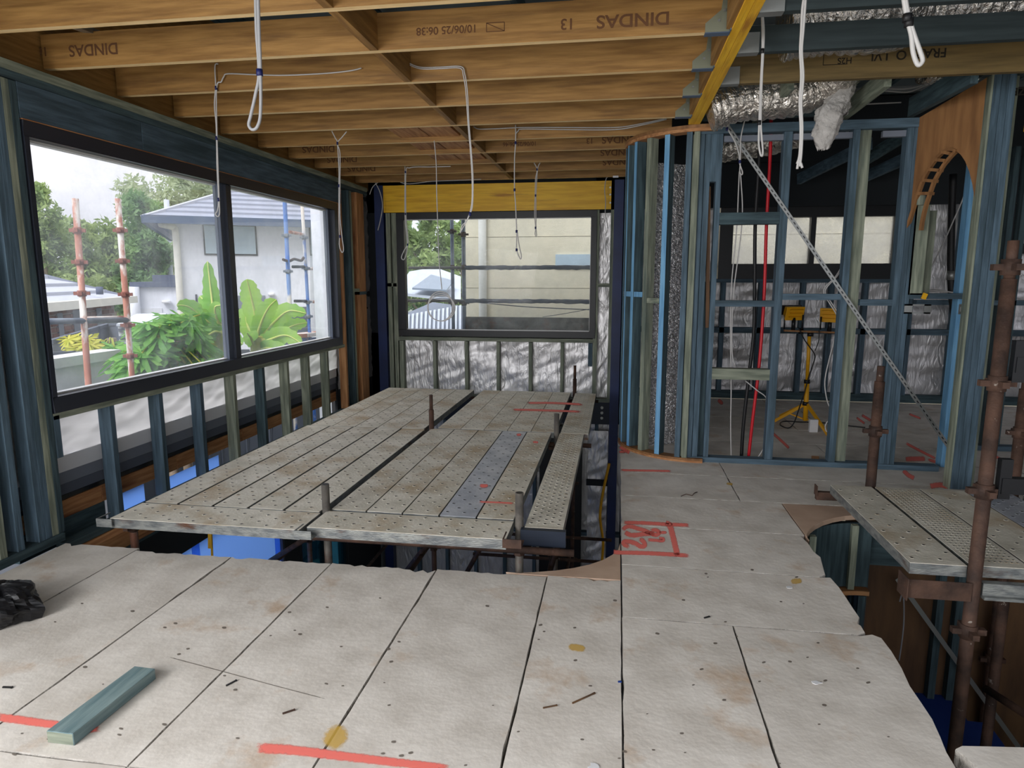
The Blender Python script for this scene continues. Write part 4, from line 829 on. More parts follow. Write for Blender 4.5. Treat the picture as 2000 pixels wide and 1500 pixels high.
tr = MB(); tr.box((1.41, 3.265, PZ - .155), (1.70, 3.27, PZ - .062)); tr.box((1.41, 3.27, PZ - .155), (1.70, 3.33, PZ - .149)); tr.box((1.405, 3.24, PZ - .16), (1.4099, 3.35, PZ - .05)); tr.build('channel_transom', 'rusty_steel', ssf)
tr = MB(); tr.box((1.76, 3.29, PZ - .13), (3.2, 3.33, PZ - .07)); tr.box((1.76, 3.27, PZ - .145), (3.2, 3.33, PZ - .131)); tr.build('channel_transom', 'galv_edge', ssf)
tr = MB(); tr.box((1.37, 4.6, PZ - .12), (3.2, 4.64, PZ - .065)); tr.box((1.365, 4.585, PZ - .09), (1.3699, 4.65, PZ - .02)); tr.build('channel_transom', 'rusty_steel', ssf)
MB().tube([at(1925, 1345, Y=3.9), at(2010, 1400, Y=3.6)], .022, 8).build('brace', 'rusty_steel', ssf); MB().tube([(2.2, 3.9, -2.9), (2.2, 3.9, -.2)], .028, 10).build('standard', 'rusty_steel', ssf)
for o in set(C.objects) - before:
    if o.parent == ssf: par(o, ssf)

# ================================================================ CABLES
TIE = 'tie_navy'
def cable(pxs, Y, r=.0045, m='cable_white', ties=(), label='', more=(), tiem=TIE, cat='cable', name='hanging_cable', tw=1.9):
    def P(l): return smooth([at(p[0], p[1], Y=(p[2] if len(p) > 2 else Y)) for p in l], 5)
    mb = MB().tube(P(pxs), r, 7)
    for e_ in more: mb.tube(P(e_), r, 7)
    o = mb.build(name, m); tag(o, label, cat)
    for t_ in ties:
        u, v = t_[:2]; q = at(u, v, Y=Y); MB().tube([q - Vector((0, 0, .012)), q + Vector((0, 0, .012))], r * tw, 8).build('tie', tiem, o)
    return o
cable([(499, -15), (501, 60), (506, 142), (499, 185), (490, 225), (486, 244), (493, 253), (503, 247), (509, 220), (509, 142), (506, 60), (504, -15)], 2.46, .0062, 'cable_grey', [(507, 142)], 'thick grey looped cable hanging closest to the camera, upper left of centre', tw=2)
cable([(426, 125), (420, 128), (421, 160), (421, 172), (419, 205), (422, 240), (423, 270), (424, 330), (427, 388), (425, 410), (421, 418), (426, 423), (429, 415), (428, 388), (426, 330), (424, 270), (423, 172), (432, 160), (437, 150), (446, 144), (500, 146), (560, 147), (640, 143), (685, 138), (706, 133)], 4.24, .0042, 'cable_white', [(422, 172), (423, 270), (427, 390)], 'white cable stapled along a joist and hanging in front of the large side window')
cable([(648, 256), (655, 270), (659, 280), (662, 330), (662, 362), (662, 420), (663, 462), (663, 480), (668, 493), (671, 486), (668, 462), (664, 420), (664, 362), (664, 300), (659, 280), (668, 268), (677, 257)], 5.43, .0042, 'cable_white', [(659, 280), (662, 363), (664, 462)], 'white looped cable hanging at the right end of the large side window')
cable([(764, 107), (790, 119), (820, 131), (860, 131), (900, 130), (908, 145), (913, 180), (916, 240), (921, 300), (924, 350), (923, 400), (918, 418), (908, 438), (900, 452)], 4.24, .0034, 'cable_white', [(918, 418)], 'white double cable bending down from a joist in the middle, ending above the far window', [[(764, 110), (790, 122), (820, 134), (860, 134), (898, 133), (905, 148), (910, 180), (914, 240), (919, 300), (922, 350), (921, 400), (912, 430), (903, 440), (899, 455)]], tw=2.4)
coil = [(848, 275), (852, 320), (853, 380), (855, 440), (857, 500), (861, 545), (863, 565)]
cc = [[(863 + 24 * math.cos(t) * (1 + .06 * k) - 3 + k, 598 + (29 - 2 * k) * math.sin(t) + 2 * k) for t in [j * PI / 8 - PI / 2 + .2 * k for j in range(17)]] for k in range(3)]
cable(coil, 5.9, .0045, 'cable_white', [], 'long white cable ending in a coil in front of the far window', cc, name='coiled_cable')
cable([(880, 325), (840, 326), (815, 326), (800, 328), (793, 336), (793, 420), (796, 455), (797, 475), (789, 490), (784, 503), (789, 507), (794, 494), (796, 478), (794, 455), (791, 420), (791, 325)], 7.2, .0052, 'cable_white', [(792, 336), (792, 418), (796, 478)], 'white cable with blue ties at the left edge of the far window')
cable([(925, 247), (936, 252), (975, 251), (1020, 249), (1100, 249), (1200, 249), (1250, 242), (1302, 231)], 6.03, .0048, 'cable_white', [], 'pair of white cables running along a joist towards the curved wall', [[(1007, 262), (1012, 256), (1022, 252), (1100, 253), (1200, 253), (1250, 245), (1302, 233)]], name='running_cable')
cable([(1007, 244), (1007, 280), (1005, 310), (1005, 370), (1007, 400), (1009, 450), (1009, 470), (1009, 487), (1013, 500), (1017, 506), (1018, 498), (1014, 480), (1010, 452)], 6.03, .0052, 'cable_white', [(1007, 279), (1005, 371), (1009, 452), (1009, 488)], 'white looped cable hanging before the middle of the far window')
cable([(1043, 318), (1049, 331), (1046, 350), (1045, 382), (1044, 420), (1046, 444), (1045, 458), (1048, 460), (1047, 444), (1047, 382), (1050, 331), (1055, 318)], 7.22, .0048, 'cable_white', [(1049, 331), (1046, 382), (1046, 445)], 'short white looped cable hanging right of the middle of the far window')
cable([(1190, 345), (1184, 349), (1181, 370), (1183, 395), (1182, 415), (1185, 430), (1187, 446)], 8.6, .0055, 'cable_white', [], 'short loose white cable at the right end of the yellow lintel'); box('junction_label', tuple(at(1197, 347, Y=8.42)), tuple(at(1208, 343, Y=8.42) + Vector((0, .006, 0))), 'white_plastic'); tag(bpy.data.objects['junction_label'], 'small white connector block on the last joist near the curved wall', 'connector')
cable([(733, 357), (742, 375), (747, 400), (744, 425), (738, 450)], 8.62, .006, 'cable_white', [], 'loose white cable hanging beside the left end of the yellow lintel', [[(740, 355), (728, 365), (722, 380)]])
cable([(782, 356), (800, 359), (845, 354), (900, 352), (940, 350)], 8.40, .005, 'cable_white', [], 'thin white cable sagging along the last joist above the far window', name='running_cable')
# right side
cable([(1488, 30), (1489, 60), (1489, 100), (1486, 160), (1483, 240), (1482, 280), (1486, 303), (1490, 296), (1486, 240), (1488, 160), (1491, 100), (1492, 60), (1490, 30)], 3.9, .0055, 'cable_white', [(1489, 100), (1483, 240)], 'white looped cable with black ties hanging just right of the yellow beam', tiem='cable_black')
cable([(1574, -10), (1572, 20), (1569, 60), (1566, 100), (1569, 150), (1565, 200), (1567, 250), (1565, 300), (1562, 325)], 3.3, .0058, 'cable_white', [], 'thick white cable with a frayed end hanging in front of the brown cross beam', [[(1571, -10), (1567, 20), (1565, 60), (1563, 100), (1565, 150), (1562, 200), (1564, 250), (1562, 300), (1557, 320)], [(1563, 312), (1559, 318), (1557, 330)], [(1564, 318), (1567, 328)]])
cable([(1764, -12), (1768, 15), (1774, 45), (1780, 70), (1783, 100), (1789, 120), (1795, 127), (1802, 118), (1797, 100), (1786, 70), (1778, 45), (1771, 15), (1767, -12)], 2.5, .0075, 'cable_white', [(1775, 45), (1772, 35)], 'thick white looped cable hanging nearest at upper right before the foil duct', tiem='cable_black', tw=2)
cable([(1399, 200), (1404, 220), (1420, 250), (1436, 278), (1443, 300), (1445, 320), (1450, 335), (1449, 341), (1445, 336), (1446, 316), (1447, 270), (1458, 225), (1474, 195)], 5.62, .0052, 'cable_white', [(1420, 252), (1445, 316)], 'looped white cable drooping from the end of the yellow beam over the partition')
cable([(1444, 335), (1442, 380), (1440, 430), (1436, 480), (1430, 540), (1427, 600), (1427, 680), (1428, 760), (1427, 830), (1428, 893)], 5.88, .005, 'cable_white', [], 'pair of white cables dropping through the first partition bay to the floor', [[(1446, 335), (1450, 400), (1448, 450), (1442, 500), (1434, 560), (1430, 620), (1430, 690), (1436, 715)], [(1456, 744), (1478, 762), (1498, 780), (1498, 820), (1493, 870), (1478, 896)]])
cable([(1648, 242), (1652, 255), (1660, 270), (1663, 282), (1660, 330), (1655, 400), (1652, 460), (1647, 510), (1632, 540), (1612, 560), (1609, 574), (1620, 592), (1634, 615), (1638, 635), (1632, 680), (1628, 740), (1625, 790), (1624, 815), (1624, 835)], 5.90, .0052, 'cable_white', [(1624, 830)], 'pair of white cables looping down past the work light to a red taped coil', [[(1650, 242), (1655, 255), (1663, 270), (1665, 282), (1662, 330), (1657, 400), (1654, 460), (1649, 512), (1636, 538), (1616, 560), (1612, 572), (1623, 590), (1636, 612), (1636, 640), (1620, 700), (1611, 745), (1615, 780), (1622, 800), (1625, 820), (1622, 843), (1614, 842), (1612, 832), (1617, 822)]], tiem='red_pipe', tw=2.2)
cable([(1808, 543), (1820, 520), (1840, 480), (1858, 440), (1880, 390), (1895, 345)], 6.4, .0055, 'cable_white', [], 'white cable crossing diagonally behind the arch opening', [[(1805, 569), (1830, 566), (1860, 571), (1888, 573)], [(1805, 571), (1840, 569), (1886, 575)]])
cable([(1560, 215), (1620, 208), (1680, 204), (1760, 200)], 6.3, .006, 'cable_white', [], 'loose white cables crossing the roof space left of the arch panel', [[(1715, 172), (1760, 174), (1790, 170), (1830, 158)], [(1718, 176), (1770, 180), (1800, 170), (1850, 150)]], name='running_cable')
cable([(1405, 205), (1450, 212), (1500, 213), (1560, 206)], 5.6, .004, 'cable_white', [], 'thin white cable lying across the foil duct behind the yellow beam', name='running_cable')
pipe = MB().tube(smooth([at(1503, 150, Y=5.98), at(1506, 240, Y=5.98), at(1503, 330, Y=5.98), at(1497, 440, Y=5.98), at(1494, 540, Y=5.96), at(1490, 620, Y=5.96), at(1482, 720, Y=5.94), at(1470, 820, Y=5.93), at(1462, 893, Y=5.93)]), .0135, 10).build('water_pipe', 'red_pipe'); tag(pipe, 'red water pipe running floor to ceiling behind the first partition bay', 'pipe')
pipe = MB().tube(smooth([at(1487, 240, Y=6.05), at(1481, 340, Y=6.05), at(1475, 440, Y=6.05), at(1474, 560, Y=6.05), at(1472, 650, Y=6.03), at(1462, 740, Y=6.0), at(1452, 830, Y=5.99), at(1448, 893, Y=5.99)]), .015, 10).build('water_pipe', 'cable_black'); tag(pipe, 'black pipe running beside the red pipe behind the first partition bay', 'pipe')
pipe = MB().tube(smooth([at(1862, 340, Y=6.5), at(1858, 450, Y=6.5), at(1858, 560, Y=6.5), at(1868, 650, Y=6.4), at(1870, 700, Y=6.4), at(1862, 800, Y=6.3), at(1856, 900, Y=6.2)]), .03, 10).build('insulated_pipe', 'cable_black'); tag(pipe, 'black insulated pipe bundle with silver tape behind the arch opening', 'pipe')
for (u, v) in ((1858, 538), (1870, 688)): q = at(u, v, Y=6.48 if v < 600 else 6.4); MB().tube([q - Vector((0, 0, .04)), q + Vector((0, 0, .04))], .034, 10).build('tape', 'zinc', pipe)
pipe = MB().tube([at(1577, 8, Y=4.75), at(1572, 48, Y=4.9)], .025, 10).build('water_pipe', 'red_pipe'); tag(pipe, 'short piece of red pipe visible above the dark blue ceiling chord', 'pipe')
pipe = MB().tube(smooth([at(1757, 1175, Y=4.6), at(1764, 1160, Y=4.6), at(1765, 1220, Y=4.6), at(1756, 1290, Y=4.6)]), .005, 8).build('hanging_cable', 'cable_grey'); tag(pipe, 'thin grey cables hanging in the dark stairwell', 'cable')
MB_ = MB(); q0 = at(1767, 594, Y=YP - .01); q1 = at(1817, 613, Y=YP - .01); MB_.box((q0.x, YP - .012, q1.z), (q1.x, YP - .006, q1.z + .012)).box((q0.x, YP - .012, q0.z - .012), (q1.x, YP - .006, q0.z)).box((q0.x, YP - .012, q1.z), (q0.x + .06, YP - .006, q0.z)).box((q1.x - .05, YP - .012, q1.z), (q1.x, YP - .006, q0.z))
tag(MB_.build('mounting_bracket', 'zinc'), 'galvanised socket mounting bracket fixed between the studs left of the arch post', 'bracket')
MB_ = MB(); q0 = at(1874, 594, Y=5.5); q1 = at(1884, 614, Y=5.5); tag(MB_.box((q0.x, 5.5, q1.z), (q1.x, 5.506, q0.z)).box((q0.x + .01, 5.494, q1.z + .02), (q1.x - .01, 5.4999, q0.z - .02)).build('mounting_bracket', 'zinc'), 'small galvanised bracket fixed to the left side of the arch post', 'bracket')
tag(MB().beam(at(1803, 584, Y=5.73), at(1808, 573, Y=5.73), .01, .035).build('level_tag', 'strap_yellow'), 'small yellow tag clipped on the rail under the arch', 'tag')
tag(MB().prism([at(406, 1030, Y=4.4), at(412, 1030, Y=4.4), at(414, 1072, Y=4.4), at(406, 1071, Y=4.4)], (0, .002, 0)).prism([at(411, 1030, Y=4.42), at(414, 1030, Y=4.42), at(417, 1095, Y=4.42), at(412, 1095, Y=4.42)], (0, .002, 0)).build('webbing_strap', 'strap_yellow'), 'yellow webbing strap hanging below the large platform before the blue film', 'strap')

# ================================================================ WORK LIGHT
WY = 7.4; wl_ = thing('work_light', tuple(at(1572, 832, Z=0)), 'yellow twin-head floodlight on a tripod standing behind the stud partition', 'work light')
before = set(C.objects)
base = at(1572, 832, Z=0); bx, by = base.x, base.y; boom = at(1575, 647, Y=by).z; sc_ = by / 7.4
def wlz(v): return at(1573, v, Y=by).z
MB().tube([(bx, by, .06), (bx - .01, by, wlz(745))], .026, 12).build('lower_pole', 'work_yellow', wl_); MB().tube([(bx - .01, by, wlz(745)), (bx - .02, by, boom)], .019, 12).build('upper_pole', 'work_yellow', wl_)
for v in (745, 788, 653): MB().tube([(bx - .01, by, wlz(v) - .02), (bx - .01, by, wlz(v) + .02)], .032, 12).build('collar', 'black_plastic', wl_)
hz_ = wlz(788)
for (u, v, dy_) in ((1513, 822, .1), (1617, 849, -.25), (1545, 845, .0)):
    f_ = at(u, v, Z=.012); MB().beam((bx, by, hz_), f_, .022, .03).build('leg', 'work_yellow', wl_) if u != 1545 else MB().beam((bx, by, hz_), (bx - .15, by + .45, .012), .022, .03).build('leg', 'work_yellow', wl_)
    if u != 1545: MB().beam((bx, by, .07), Vector((bx, by, hz_)).lerp(f_, .55), .018, .012).build('stay', 'work_yellow', wl_)
MB().beam((at(1531, 645, Y=by).x, by, boom + .005), (at(1633, 649, Y=by).x, by, boom - .01), .04, .018, side=(0, 1, 0)).build('crossbar', 'ply', wl_)
def head(u, v, tilt, yaw):
    q = at(u, v, Y=by); mb = MB(); w, h, d = .10, .075, .07
    mb.add([Vector(p) for p in ((-w, -.035, -h), (w, -.035, -h), (w, -.02, h), (-w, -.02, h), (-w * .8, d, -h * .6), (w * .8, d, -h * .6), (w * .8, d, h * .6), (-w * .8, d, h * .6))], [(0, 1, 2, 3), (4, 7, 6, 5), (0, 4, 5, 1), (1, 5, 6, 2), (2, 6, 7, 3), (3, 7, 4, 0)], 0)
    R_ = Matrix.Translation(q) @ Matrix.Rotation(yaw, 4, 'Z') @ Matrix.Rotation(tilt, 4, 'X'); mb.v = [tuple(R_ @ Vector(p)) for p in mb.v]
    hd = mb.build('lamp_head', 'work_yellow', wl_, bevel=.006)
    fr_ = MB(); fr_.box((-w - .008, d, -h * .7), (w + .008, d + .02, h * .7)); fr_.v = [tuple(R_ @ Vector(p)) for p in fr_.v]; fr_.build('bezel', 'black_plastic', hd)
    fi = MB()
    for k in range(3): fi.box((-w * .7, -.05, -h * .45 + k * .04), (w * .7, -.03, -h * .45 + k * .04 + .008))
    fi.v = [tuple(R_ @ Vector(p)) for p in fi.v]; fi.build('cooling_fin', 'work_yellow', hd)
    br = MB(); br.tube([q + Vector((-.09, 0, -.02)), Vector((q.x - .09, q.y, boom + .02)), ], .008, 6); br.tube([q + Vector((.09, 0, -.02)), Vector((q.x + .09, q.y, boom + .02))], .008, 6); br.tube([Vector((q.x, q.y, boom)), q + Vector((0, 0, -.05))], .02, 8); br.build('yoke', 'black_plastic', hd)
head(1551, 611, .35, .25); head(1622, 615, .2, -.6)
MB().tube(smooth([at(1560, 640, Y=by - .05), at(1572, 665, Y=by - .05), at(1590, 690, Y=by - .05), at(1590, 705, Y=by - .05), at(1580, 735, Y=by - .04), at(1570, 770, Y=by - .04), at(1560, 800, Y=by - .1), at(1551, 825, Y=by - .2), at(1540, 836, Z=.008), at(1524, 830, Z=.008), at(1530, 823, Z=.008), at(1560, 824, Z=.008), at(1610, 826, Z=.008), at(1660, 832, Z=.008), at(1690, 835, Z=.008)]), .006, 6).tube(smooth([at(1600, 645, Y=by - .05), at(1599, 665, Y=by - .05), at(1592, 685, Y=by - .05)]), .005, 6).build('power_lead', 'cable_black', wl_)
for o in set(C.objects) - before:
    if o.parent == wl_: par(o, wl_)
ou = at(1590, 828, Y=by - .3); tag(MB().box((ou.x - .04, ou.y, ou.z - .06), (ou.x + .04, ou.y + .05, ou.z + .07)).box((ou.x - .025, ou.y - .006, ou.z + .01), (ou.x + .025, ou.y - .0001, ou.z + .05)).build('socket_outlet', 'white_plastic'), 'white socket outlet hanging beside the tripod of the work light', 'socket')
bpy.data.objects['socket_outlet'].location.z = -(ou.z - .06) + .001

# ================================================================ LOOSE THINGS ON THE FLOOR
def offcut(pxs, h, m, label, name='timber_offcut', end=None):
    P = [at(u, v, Z=h) for u, v in pxs]; P = [Vector((p.x, p.y, .001)) for p in P]; o = MB().prism(P, (0, 0, h)).build(name, [m, 'orange_pine_x'] if end else m, bevel=.002); return tag(o, label, 'timber')
oc = offcut([(90, 1428), (142, 1434), (303, 1306), (263, 1301)], .045, 'offcut_pine', 'short blue treated timber offcut lying on the floor panels at lower left')
oc.data.materials.append(MATS['green_pine_x'])
for p in oc.data.polygons:
    if p.normal.y < -.8: p.material_index = 1
offcut([(1585, 890), (1600, 891), (1600, 897), (1586, 896)], .03, 'orange_pine_x', 'small brown timber block on the floor behind the partition')
def bag():
    c = at(5, 1175, Z=.09); 
    def fn(a, b):
        th = a * 2 * PI; ph = b * PI; r = 1 + .28 * fbm(math.cos(th) * 1.8, math.sin(th) * 1.8, b * 3.5) + .13 * fbm(math.cos(th) * 6, math.sin(th) * 6, b * 9)
        return (c.x - .05 + math.cos(th) * math.sin(ph) * .20 * r, c.y + math.sin(th) * math.sin(ph) * .14 * r, max(.002, .07 + math.cos(ph) * .10 * r))
    mb = MB().grid(fn, 48, 28, sm=False); return tag(mb.build('rubbish_bag', 'black_plastic'), 'crumpled black plastic bag lying on the floor at the left picture edge', 'bag')
bag()
def bit(u, v, L, a, m, label, name, w=.006, h=.005, cat='debris'):
    p = at(u, v, Z=0); d = Vector((math.cos(a), math.sin(a), 0)); s_ = Vector((-d.y, d.x, 0))
    mb = MB(); mb.beam(p - d * L / 2 + Vector((0, 0, h / 2 + .0013)), p + d * L / 2 + Vector((0, 0, h / 2 + .0013)), w, h); mb.beam(p + d * L * .5 + Vector((0, 0, h / 2 + .0013)), p + d * L * .62 + Vector((0, 0, h / 2 + .0013)), w * 1.5, h)
    return tag(mb.build(name, m), label, cat)
bit(14, 1344, .035, .1, 'black_plastic', 'tiny black plastic stub on the floor above the left red paint line', 'plastic_stub')
bit(451, 1336, .04, 1.1, 'black_plastic', 'dark screw lying on the floor panel right of the timber offcut', 'screw', .005, cat='screw')
bit(563, 1392, .04, .7, 'rusty_steel', 'grey screw lying between the offcut and the yellow stain', 'screw', .005, cat='screw')
bit(1138, 1366, .10, .75, 'dark_ply', 'thin timber splinter lying left of the long central joint', 'splinter', .004, cat='splinter'); bit(1073, 1382, .05, .45, 'dark_ply', 'short thin splinter left of the longer splinter', 'splinter', .003, cat='splinter')
bit(1380, 1207, .03, .6, 'black_plastic', 'small dark curl lying beside the cross joint right of centre', 'plastic_stub')
bit(1210, 1333, .012, .3, 'blue_tarp', 'tiny blue plastic fragment beside the long central joint', 'plastic_fragment')
for (u, v, lab) in ((1541, 1148, 'torn scrap of white paper near the yellow stain at the right edge of the floor'), (1594, 1334, 'scrap of white paper on the front right floor panel'), (1160, 1499, 'white scrap at the bottom edge of the picture')):
    p = at(u, v, Z=0); r_ = random.Random(u); n = 9; P = [Vector((p.x + math.cos(k * 2 * PI / n) * .022 * r_.uniform(.5, 1.2), p.y + math.sin(k * 2 * PI / n) * .016 * r_.uniform(.5, 1.2), .0016)) for k in range(n)]
    tag(MB().prism(P, (0, 0, .002)).build('paper_scrap', 'white_plastic'), lab, 'paper')
p = at(1365, 970, Z=0); tag(MB().tube([at(u, v, Z=.006) for u, v in ((1330, 969), (1340, 965), (1352, 968), (1356, 963), (1362, 961))], .003, 6).build('wire_scrap', 'rusty_steel'), 'bent scrap of wire on the floor in front of the curved wall', 'wire')

# ================================================================ OUTSIDE
gr_ = MB().box((-80, -30, -3.3), (80, 120, -3.15)).build('ground', 'grass'); gr_['kind'] = 'structure'
# ---- scaffold tubes just outside the side window
XS = -4.5
def outpole(u0, v0, u1, v1, r, m, cups, label, name='scaffold_standard'):
    a = at(u0, v0, X=XS); b = at(u1, v1, X=XS); x, y = XS, (a.y + b.y) / 2
    mb = MB(); d = (b - a); top = a; bot = a + d * ((a.z + 3.14) / (a.z - b.z)); mb.tube([top, bot], r, 12); o = mb.build(name, m); tag(o, label, 'scaffold pole')
    for v in cups:
        t_ = (v - v0) / (v1 - v0); q = at(u0 + (u1 - u0) * t_, v, X=XS); c = MB(); c.tube([q - Vector((0, 0, .025)), q + Vector((0, 0, .025))], r + .009, 10)
        for k in range(4): a_ = k * PI / 2 + .5; c.beam(q + Vector((math.cos(a_), math.sin(a_), 0)) * r, q + Vector((math.cos(a_), math.sin(a_), 0)) * (r + .034), .025, .03)
        c.build('coupler', 'rust_coupler' if 'blue' not in label else 'grey_pole', o)
    return o
outpole(147, 388, 169, 700, .026, 'rust_red_pole', (450, 512, 573), 'rust-red scaffold pole flecked white, left one outside the side window')
outpole(230, 388, 258, 740, .026, 'rust_red_pole', (450, 510, 575, 635, 695), 'rust-red scaffold pole flecked white, right one outside the side window')
def bar(u0, v0, u1, v1, r, m, label, X=XS, name='scaffold_tube'): return tag(MB().tube([at(u0, v0, X=X), at(u1, v1, X=X)], r, 10).build(name, m), label, 'scaffold tube')
bar(85, 628, 249, 625, .026, 'grey_pole', 'blue-grey horizontal tube meeting the right rust-red pole'); bar(168, 622, 243, 620, .018, 'rust_red_pole', 'red horizontal tube between the two rust-red poles', XS - .15)
XS = -4.2
outpole(556, 392, 570, 680, .026, 'blue_pole', (460, 530, 597), 'blue scaffold pole with worn paint, left one beside the white column')
outpole(590, 400, 606, 670, .022, 'blue_pole', (464, 524, 590, 618), 'blue scaffold pole with worn paint, right one beside the white column')
for (u0, v0, u1, v1, m, lab) in ((566, 453, 592, 458, 'rust_red_pole', 'upper rusty bracket between the blue poles'), (572, 521, 594, 521, 'frame_dark', 'middle dark bracket between the blue poles'), (576, 588, 598, 588, 'frame_dark', 'lower dark bracket between the blue poles'), (600, 525, 634, 525, 'rust_red_pole', 'upper rusty tube right of the blue poles'), (606, 589, 636, 592, 'rust_red_pole', 'lower rusty tube right of the blue poles')):
    bar(u0, v0, u1, v1, .02, m, lab, XS, 'scaffold_bracket')
tag(MB().tube(smooth([at(553, 507, X=XS), at(565, 510, X=XS), at(575, 506, X=XS), at(588, 509, X=XS), at(593, 503, X=XS)]), .018, 7).build('rope_coil', 'rusty_steel'), 'knotted old rope tied across the blue scaffold poles', 'rope')
q0 = at(577, 656, X=XS); q1 = at(640, 649, X=XS); tag(MB().beam(q0, q1, .22, .05).build('old_plank', 'rust_red_pole'), 'rusty flaking scaffold plank beside the white column', 'plank')
tag(MB().beam(at(574, 664, X=XS), at(640, 660, X=XS), .04, .04).build('scaffold_tube', 'blue_pole'), 'blue tube under the rusty plank', 'scaffold tube')
net = MB()
def nf(a, b): 
    v = 405 + 250 * b; u = 606 + (4 if b < .3 else -30 * (b - .3)) + (34 - 0) * a + (0 if b < .3 else 30 * (b - .3)) ; q = at(u, v, X=XS - .2 - .06 * math.sin(a * 14 + b * 4)); return q
tag(net.grid(nf, 16, 16).build('debris_net', 'debris_net'), 'torn green-grey debris netting hanging by the white column', 'netting')
q = at(640, 520, X=-3.95); tag(MB().box((-4.0, at(624, 500, X=-3.9).y, GZ0), (-3.82, at(655, 500, X=-3.9).y, 3.2)).build('white_column', 'house_white'), 'white rendered column just outside the right end of the side window', 'column')
# ---- low white parapet close outside
pa, pb = at(100, 703, X=-5.6), at(228, 688, X=-5.6)
par_ = thing('garden_parapet', (-5.6, pb.y, GZ0), 'low white rendered wall just outside the left part of the side window', 'wall')
zt_ = (pa.z + pb.z) / 2 + .02
o = MB().box((-5.8, 1.0, GZ0), (-5.6, pb.y, zt_ - .10)).build('wall_body', 'house_white', par_); par(o, par_); o = MB().box((-5.83, 1.0, zt_ - .10), (-5.57, pb.y + .03, zt_)).build('capping', 'shed_white', par_); par(o, par_)
# ---- facade tools
def dirv(deg): return Vector((math.sin(math.radians(deg)), math.cos(math.radians(deg)), 0))
def vplane(u, D, heading):
    d = (RGT * (u - 1000) + FWD * FPX); d.z = 0; d.normalize(); P = Vector((0, 0, EYE)) + d * D; h = dirv(heading); n = Vector((h.y, -h.x, 0))
    if n.dot(-P) < 0: n = -n
    return P, n, h
def fac(pl, u, v, off=0): return at(u, v, pl=(pl[0] + pl[1] * off, pl[1]))
def rect_on(pl, u0, v0, u1, v1, off, th, name, m, parent):
    a = fac(pl, u0, v0, off); b = fac(pl, u1, v0, off); z1 = a.z; z0 = fac(pl, u0, v1, off).z; b.z = z1
    P = [Vector((a.x, a.y, z0)), Vector((b.x, b.y, z0)), Vector((b.x, b.y, z1)), Vector((a.x, a.y, z1))]
    o = MB().prism(P, -pl[1] * th).build(name, m, parent); 
    if parent and parent.type == 'EMPTY': par(o, parent)
    return o
def subto(o, p): o.parent = p; return o
# ---- two-storey white house
hp_ = vplane(450, 20, 58); hw = thing('white_house', tuple(Vector((hp_[0].x, hp_[0].y, -3.15))), 'two-storey white rendered house with a grey tiled hip roof beyond the side window', 'house')
L0 = fac(hp_, 341, 500); ev = fac(hp_, 341, 436).z; R0 = fac(hp_, 700, 500)
base_ = [Vector((L0.x, L0.y, -3.15)), Vector((R0.x, R0.y, -3.15)), Vector((R0.x, R0.y, ev)), Vector((L0.x, L0.y, ev))]
def hpart(mb, name, m): o = mb.build(name, m, hw); par(o, hw); return o
hpart(MB().prism(base_, -hp_[1] * 8), 'wall', 'house_white')
e0 = fac(hp_, 303, 428, .5); e0z = ev + .02; h = hp_[2]; n_ = hp_[1]
E0 = L0 - h * .6 + n_ * .5; E1 = R0 + h * .6 + n_ * .5; E0.z = E1.z = ev + .1; B0 = E0 - n_ * 9; B1 = E1 - n_ * 9
rz_ = ev + 2.15; rA = E0 + h * 4.5 - n_ * 4.5; rB = E1 - h * 4.5 - n_ * 4.5; rA.z = rB.z = rz_
def roof_face(a, b, c, d, n, name, m, parent):
    for i in range(n):
        t0, t1 = i / n, (i + 1) / n; p = a.lerp(d, t0); q = b.lerp(c, t0); r_ = b.lerp(c, t1); s_ = a.lerp(d, t1); up = Vector((0, 0, .05))
        o = MB().prism([p + up * 1.3, q + up * 1.3, r_ + up * .2, s_ + up * .2], (0, 0, -.06)).build(name, m, parent); par(o, parent)
roof_face(E0, E1, rB, rA, 13, 'tile_course', 'roof_tile', hw); roof_face(B0, E0, rA, rA, 13, 'tile_course', 'roof_tile', hw); roof_face(E1, B1, rB, rB, 4, 'tile_course', 'roof_tile', hw)
hpart(MB().beam(E0 + n_ * .05 - Vector((0, 0, .05)), E1 + n_ * .05 - Vector((0, 0, .05)), .12, .2), 'gutter', 'gutter_blue'); hpart(MB().beam(B0 - Vector((0, 0, .05)), E0 - Vector((0, 0, .05)), .12, .2), 'gutter', 'gutter_blue')
hpart(MB().beam(E0, rA + Vector((0, 0, .04)), .2, .1), 'ridge_cap', 'roof_tile_pale'); hpart(MB().prism([E0, E1, E1 - n_ * .5, E0 - n_ * .5], (0, 0, .02)), 'soffit', 'house_white')
hpart(MB().tube(smooth([fac(hp_, 312, 437, .3), fac(hp_, 325, 440, .2), fac(hp_, 338, 444, .12), fac(hp_, 343, 456, .1), fac(hp_, 350, 560, .1), fac(hp_, 357, 660, .1)], 3), .09, 8), 'downpipe', 'gutter_cream')
def hwin(u0, v0, u1, v1, blinds=True):
    fr_ = rect_on(hp_, u0, v0, u1, v1, .03, .05, 'window', 'frame_black', hw); pn = rect_on(hp_, u0 + 3, v0 + 3, u1 - 3, v1 - 3, .045, .02, 'pane', 'window_blind', None); pn.parent = fr_; pn.matrix_parent_inverse = (Matrix.Translation(hw.location)).inverted() if False else fr_.matrix_world.inverted()
hwin(395, 437, 500, 498); hwin(603, 440, 632, 499)
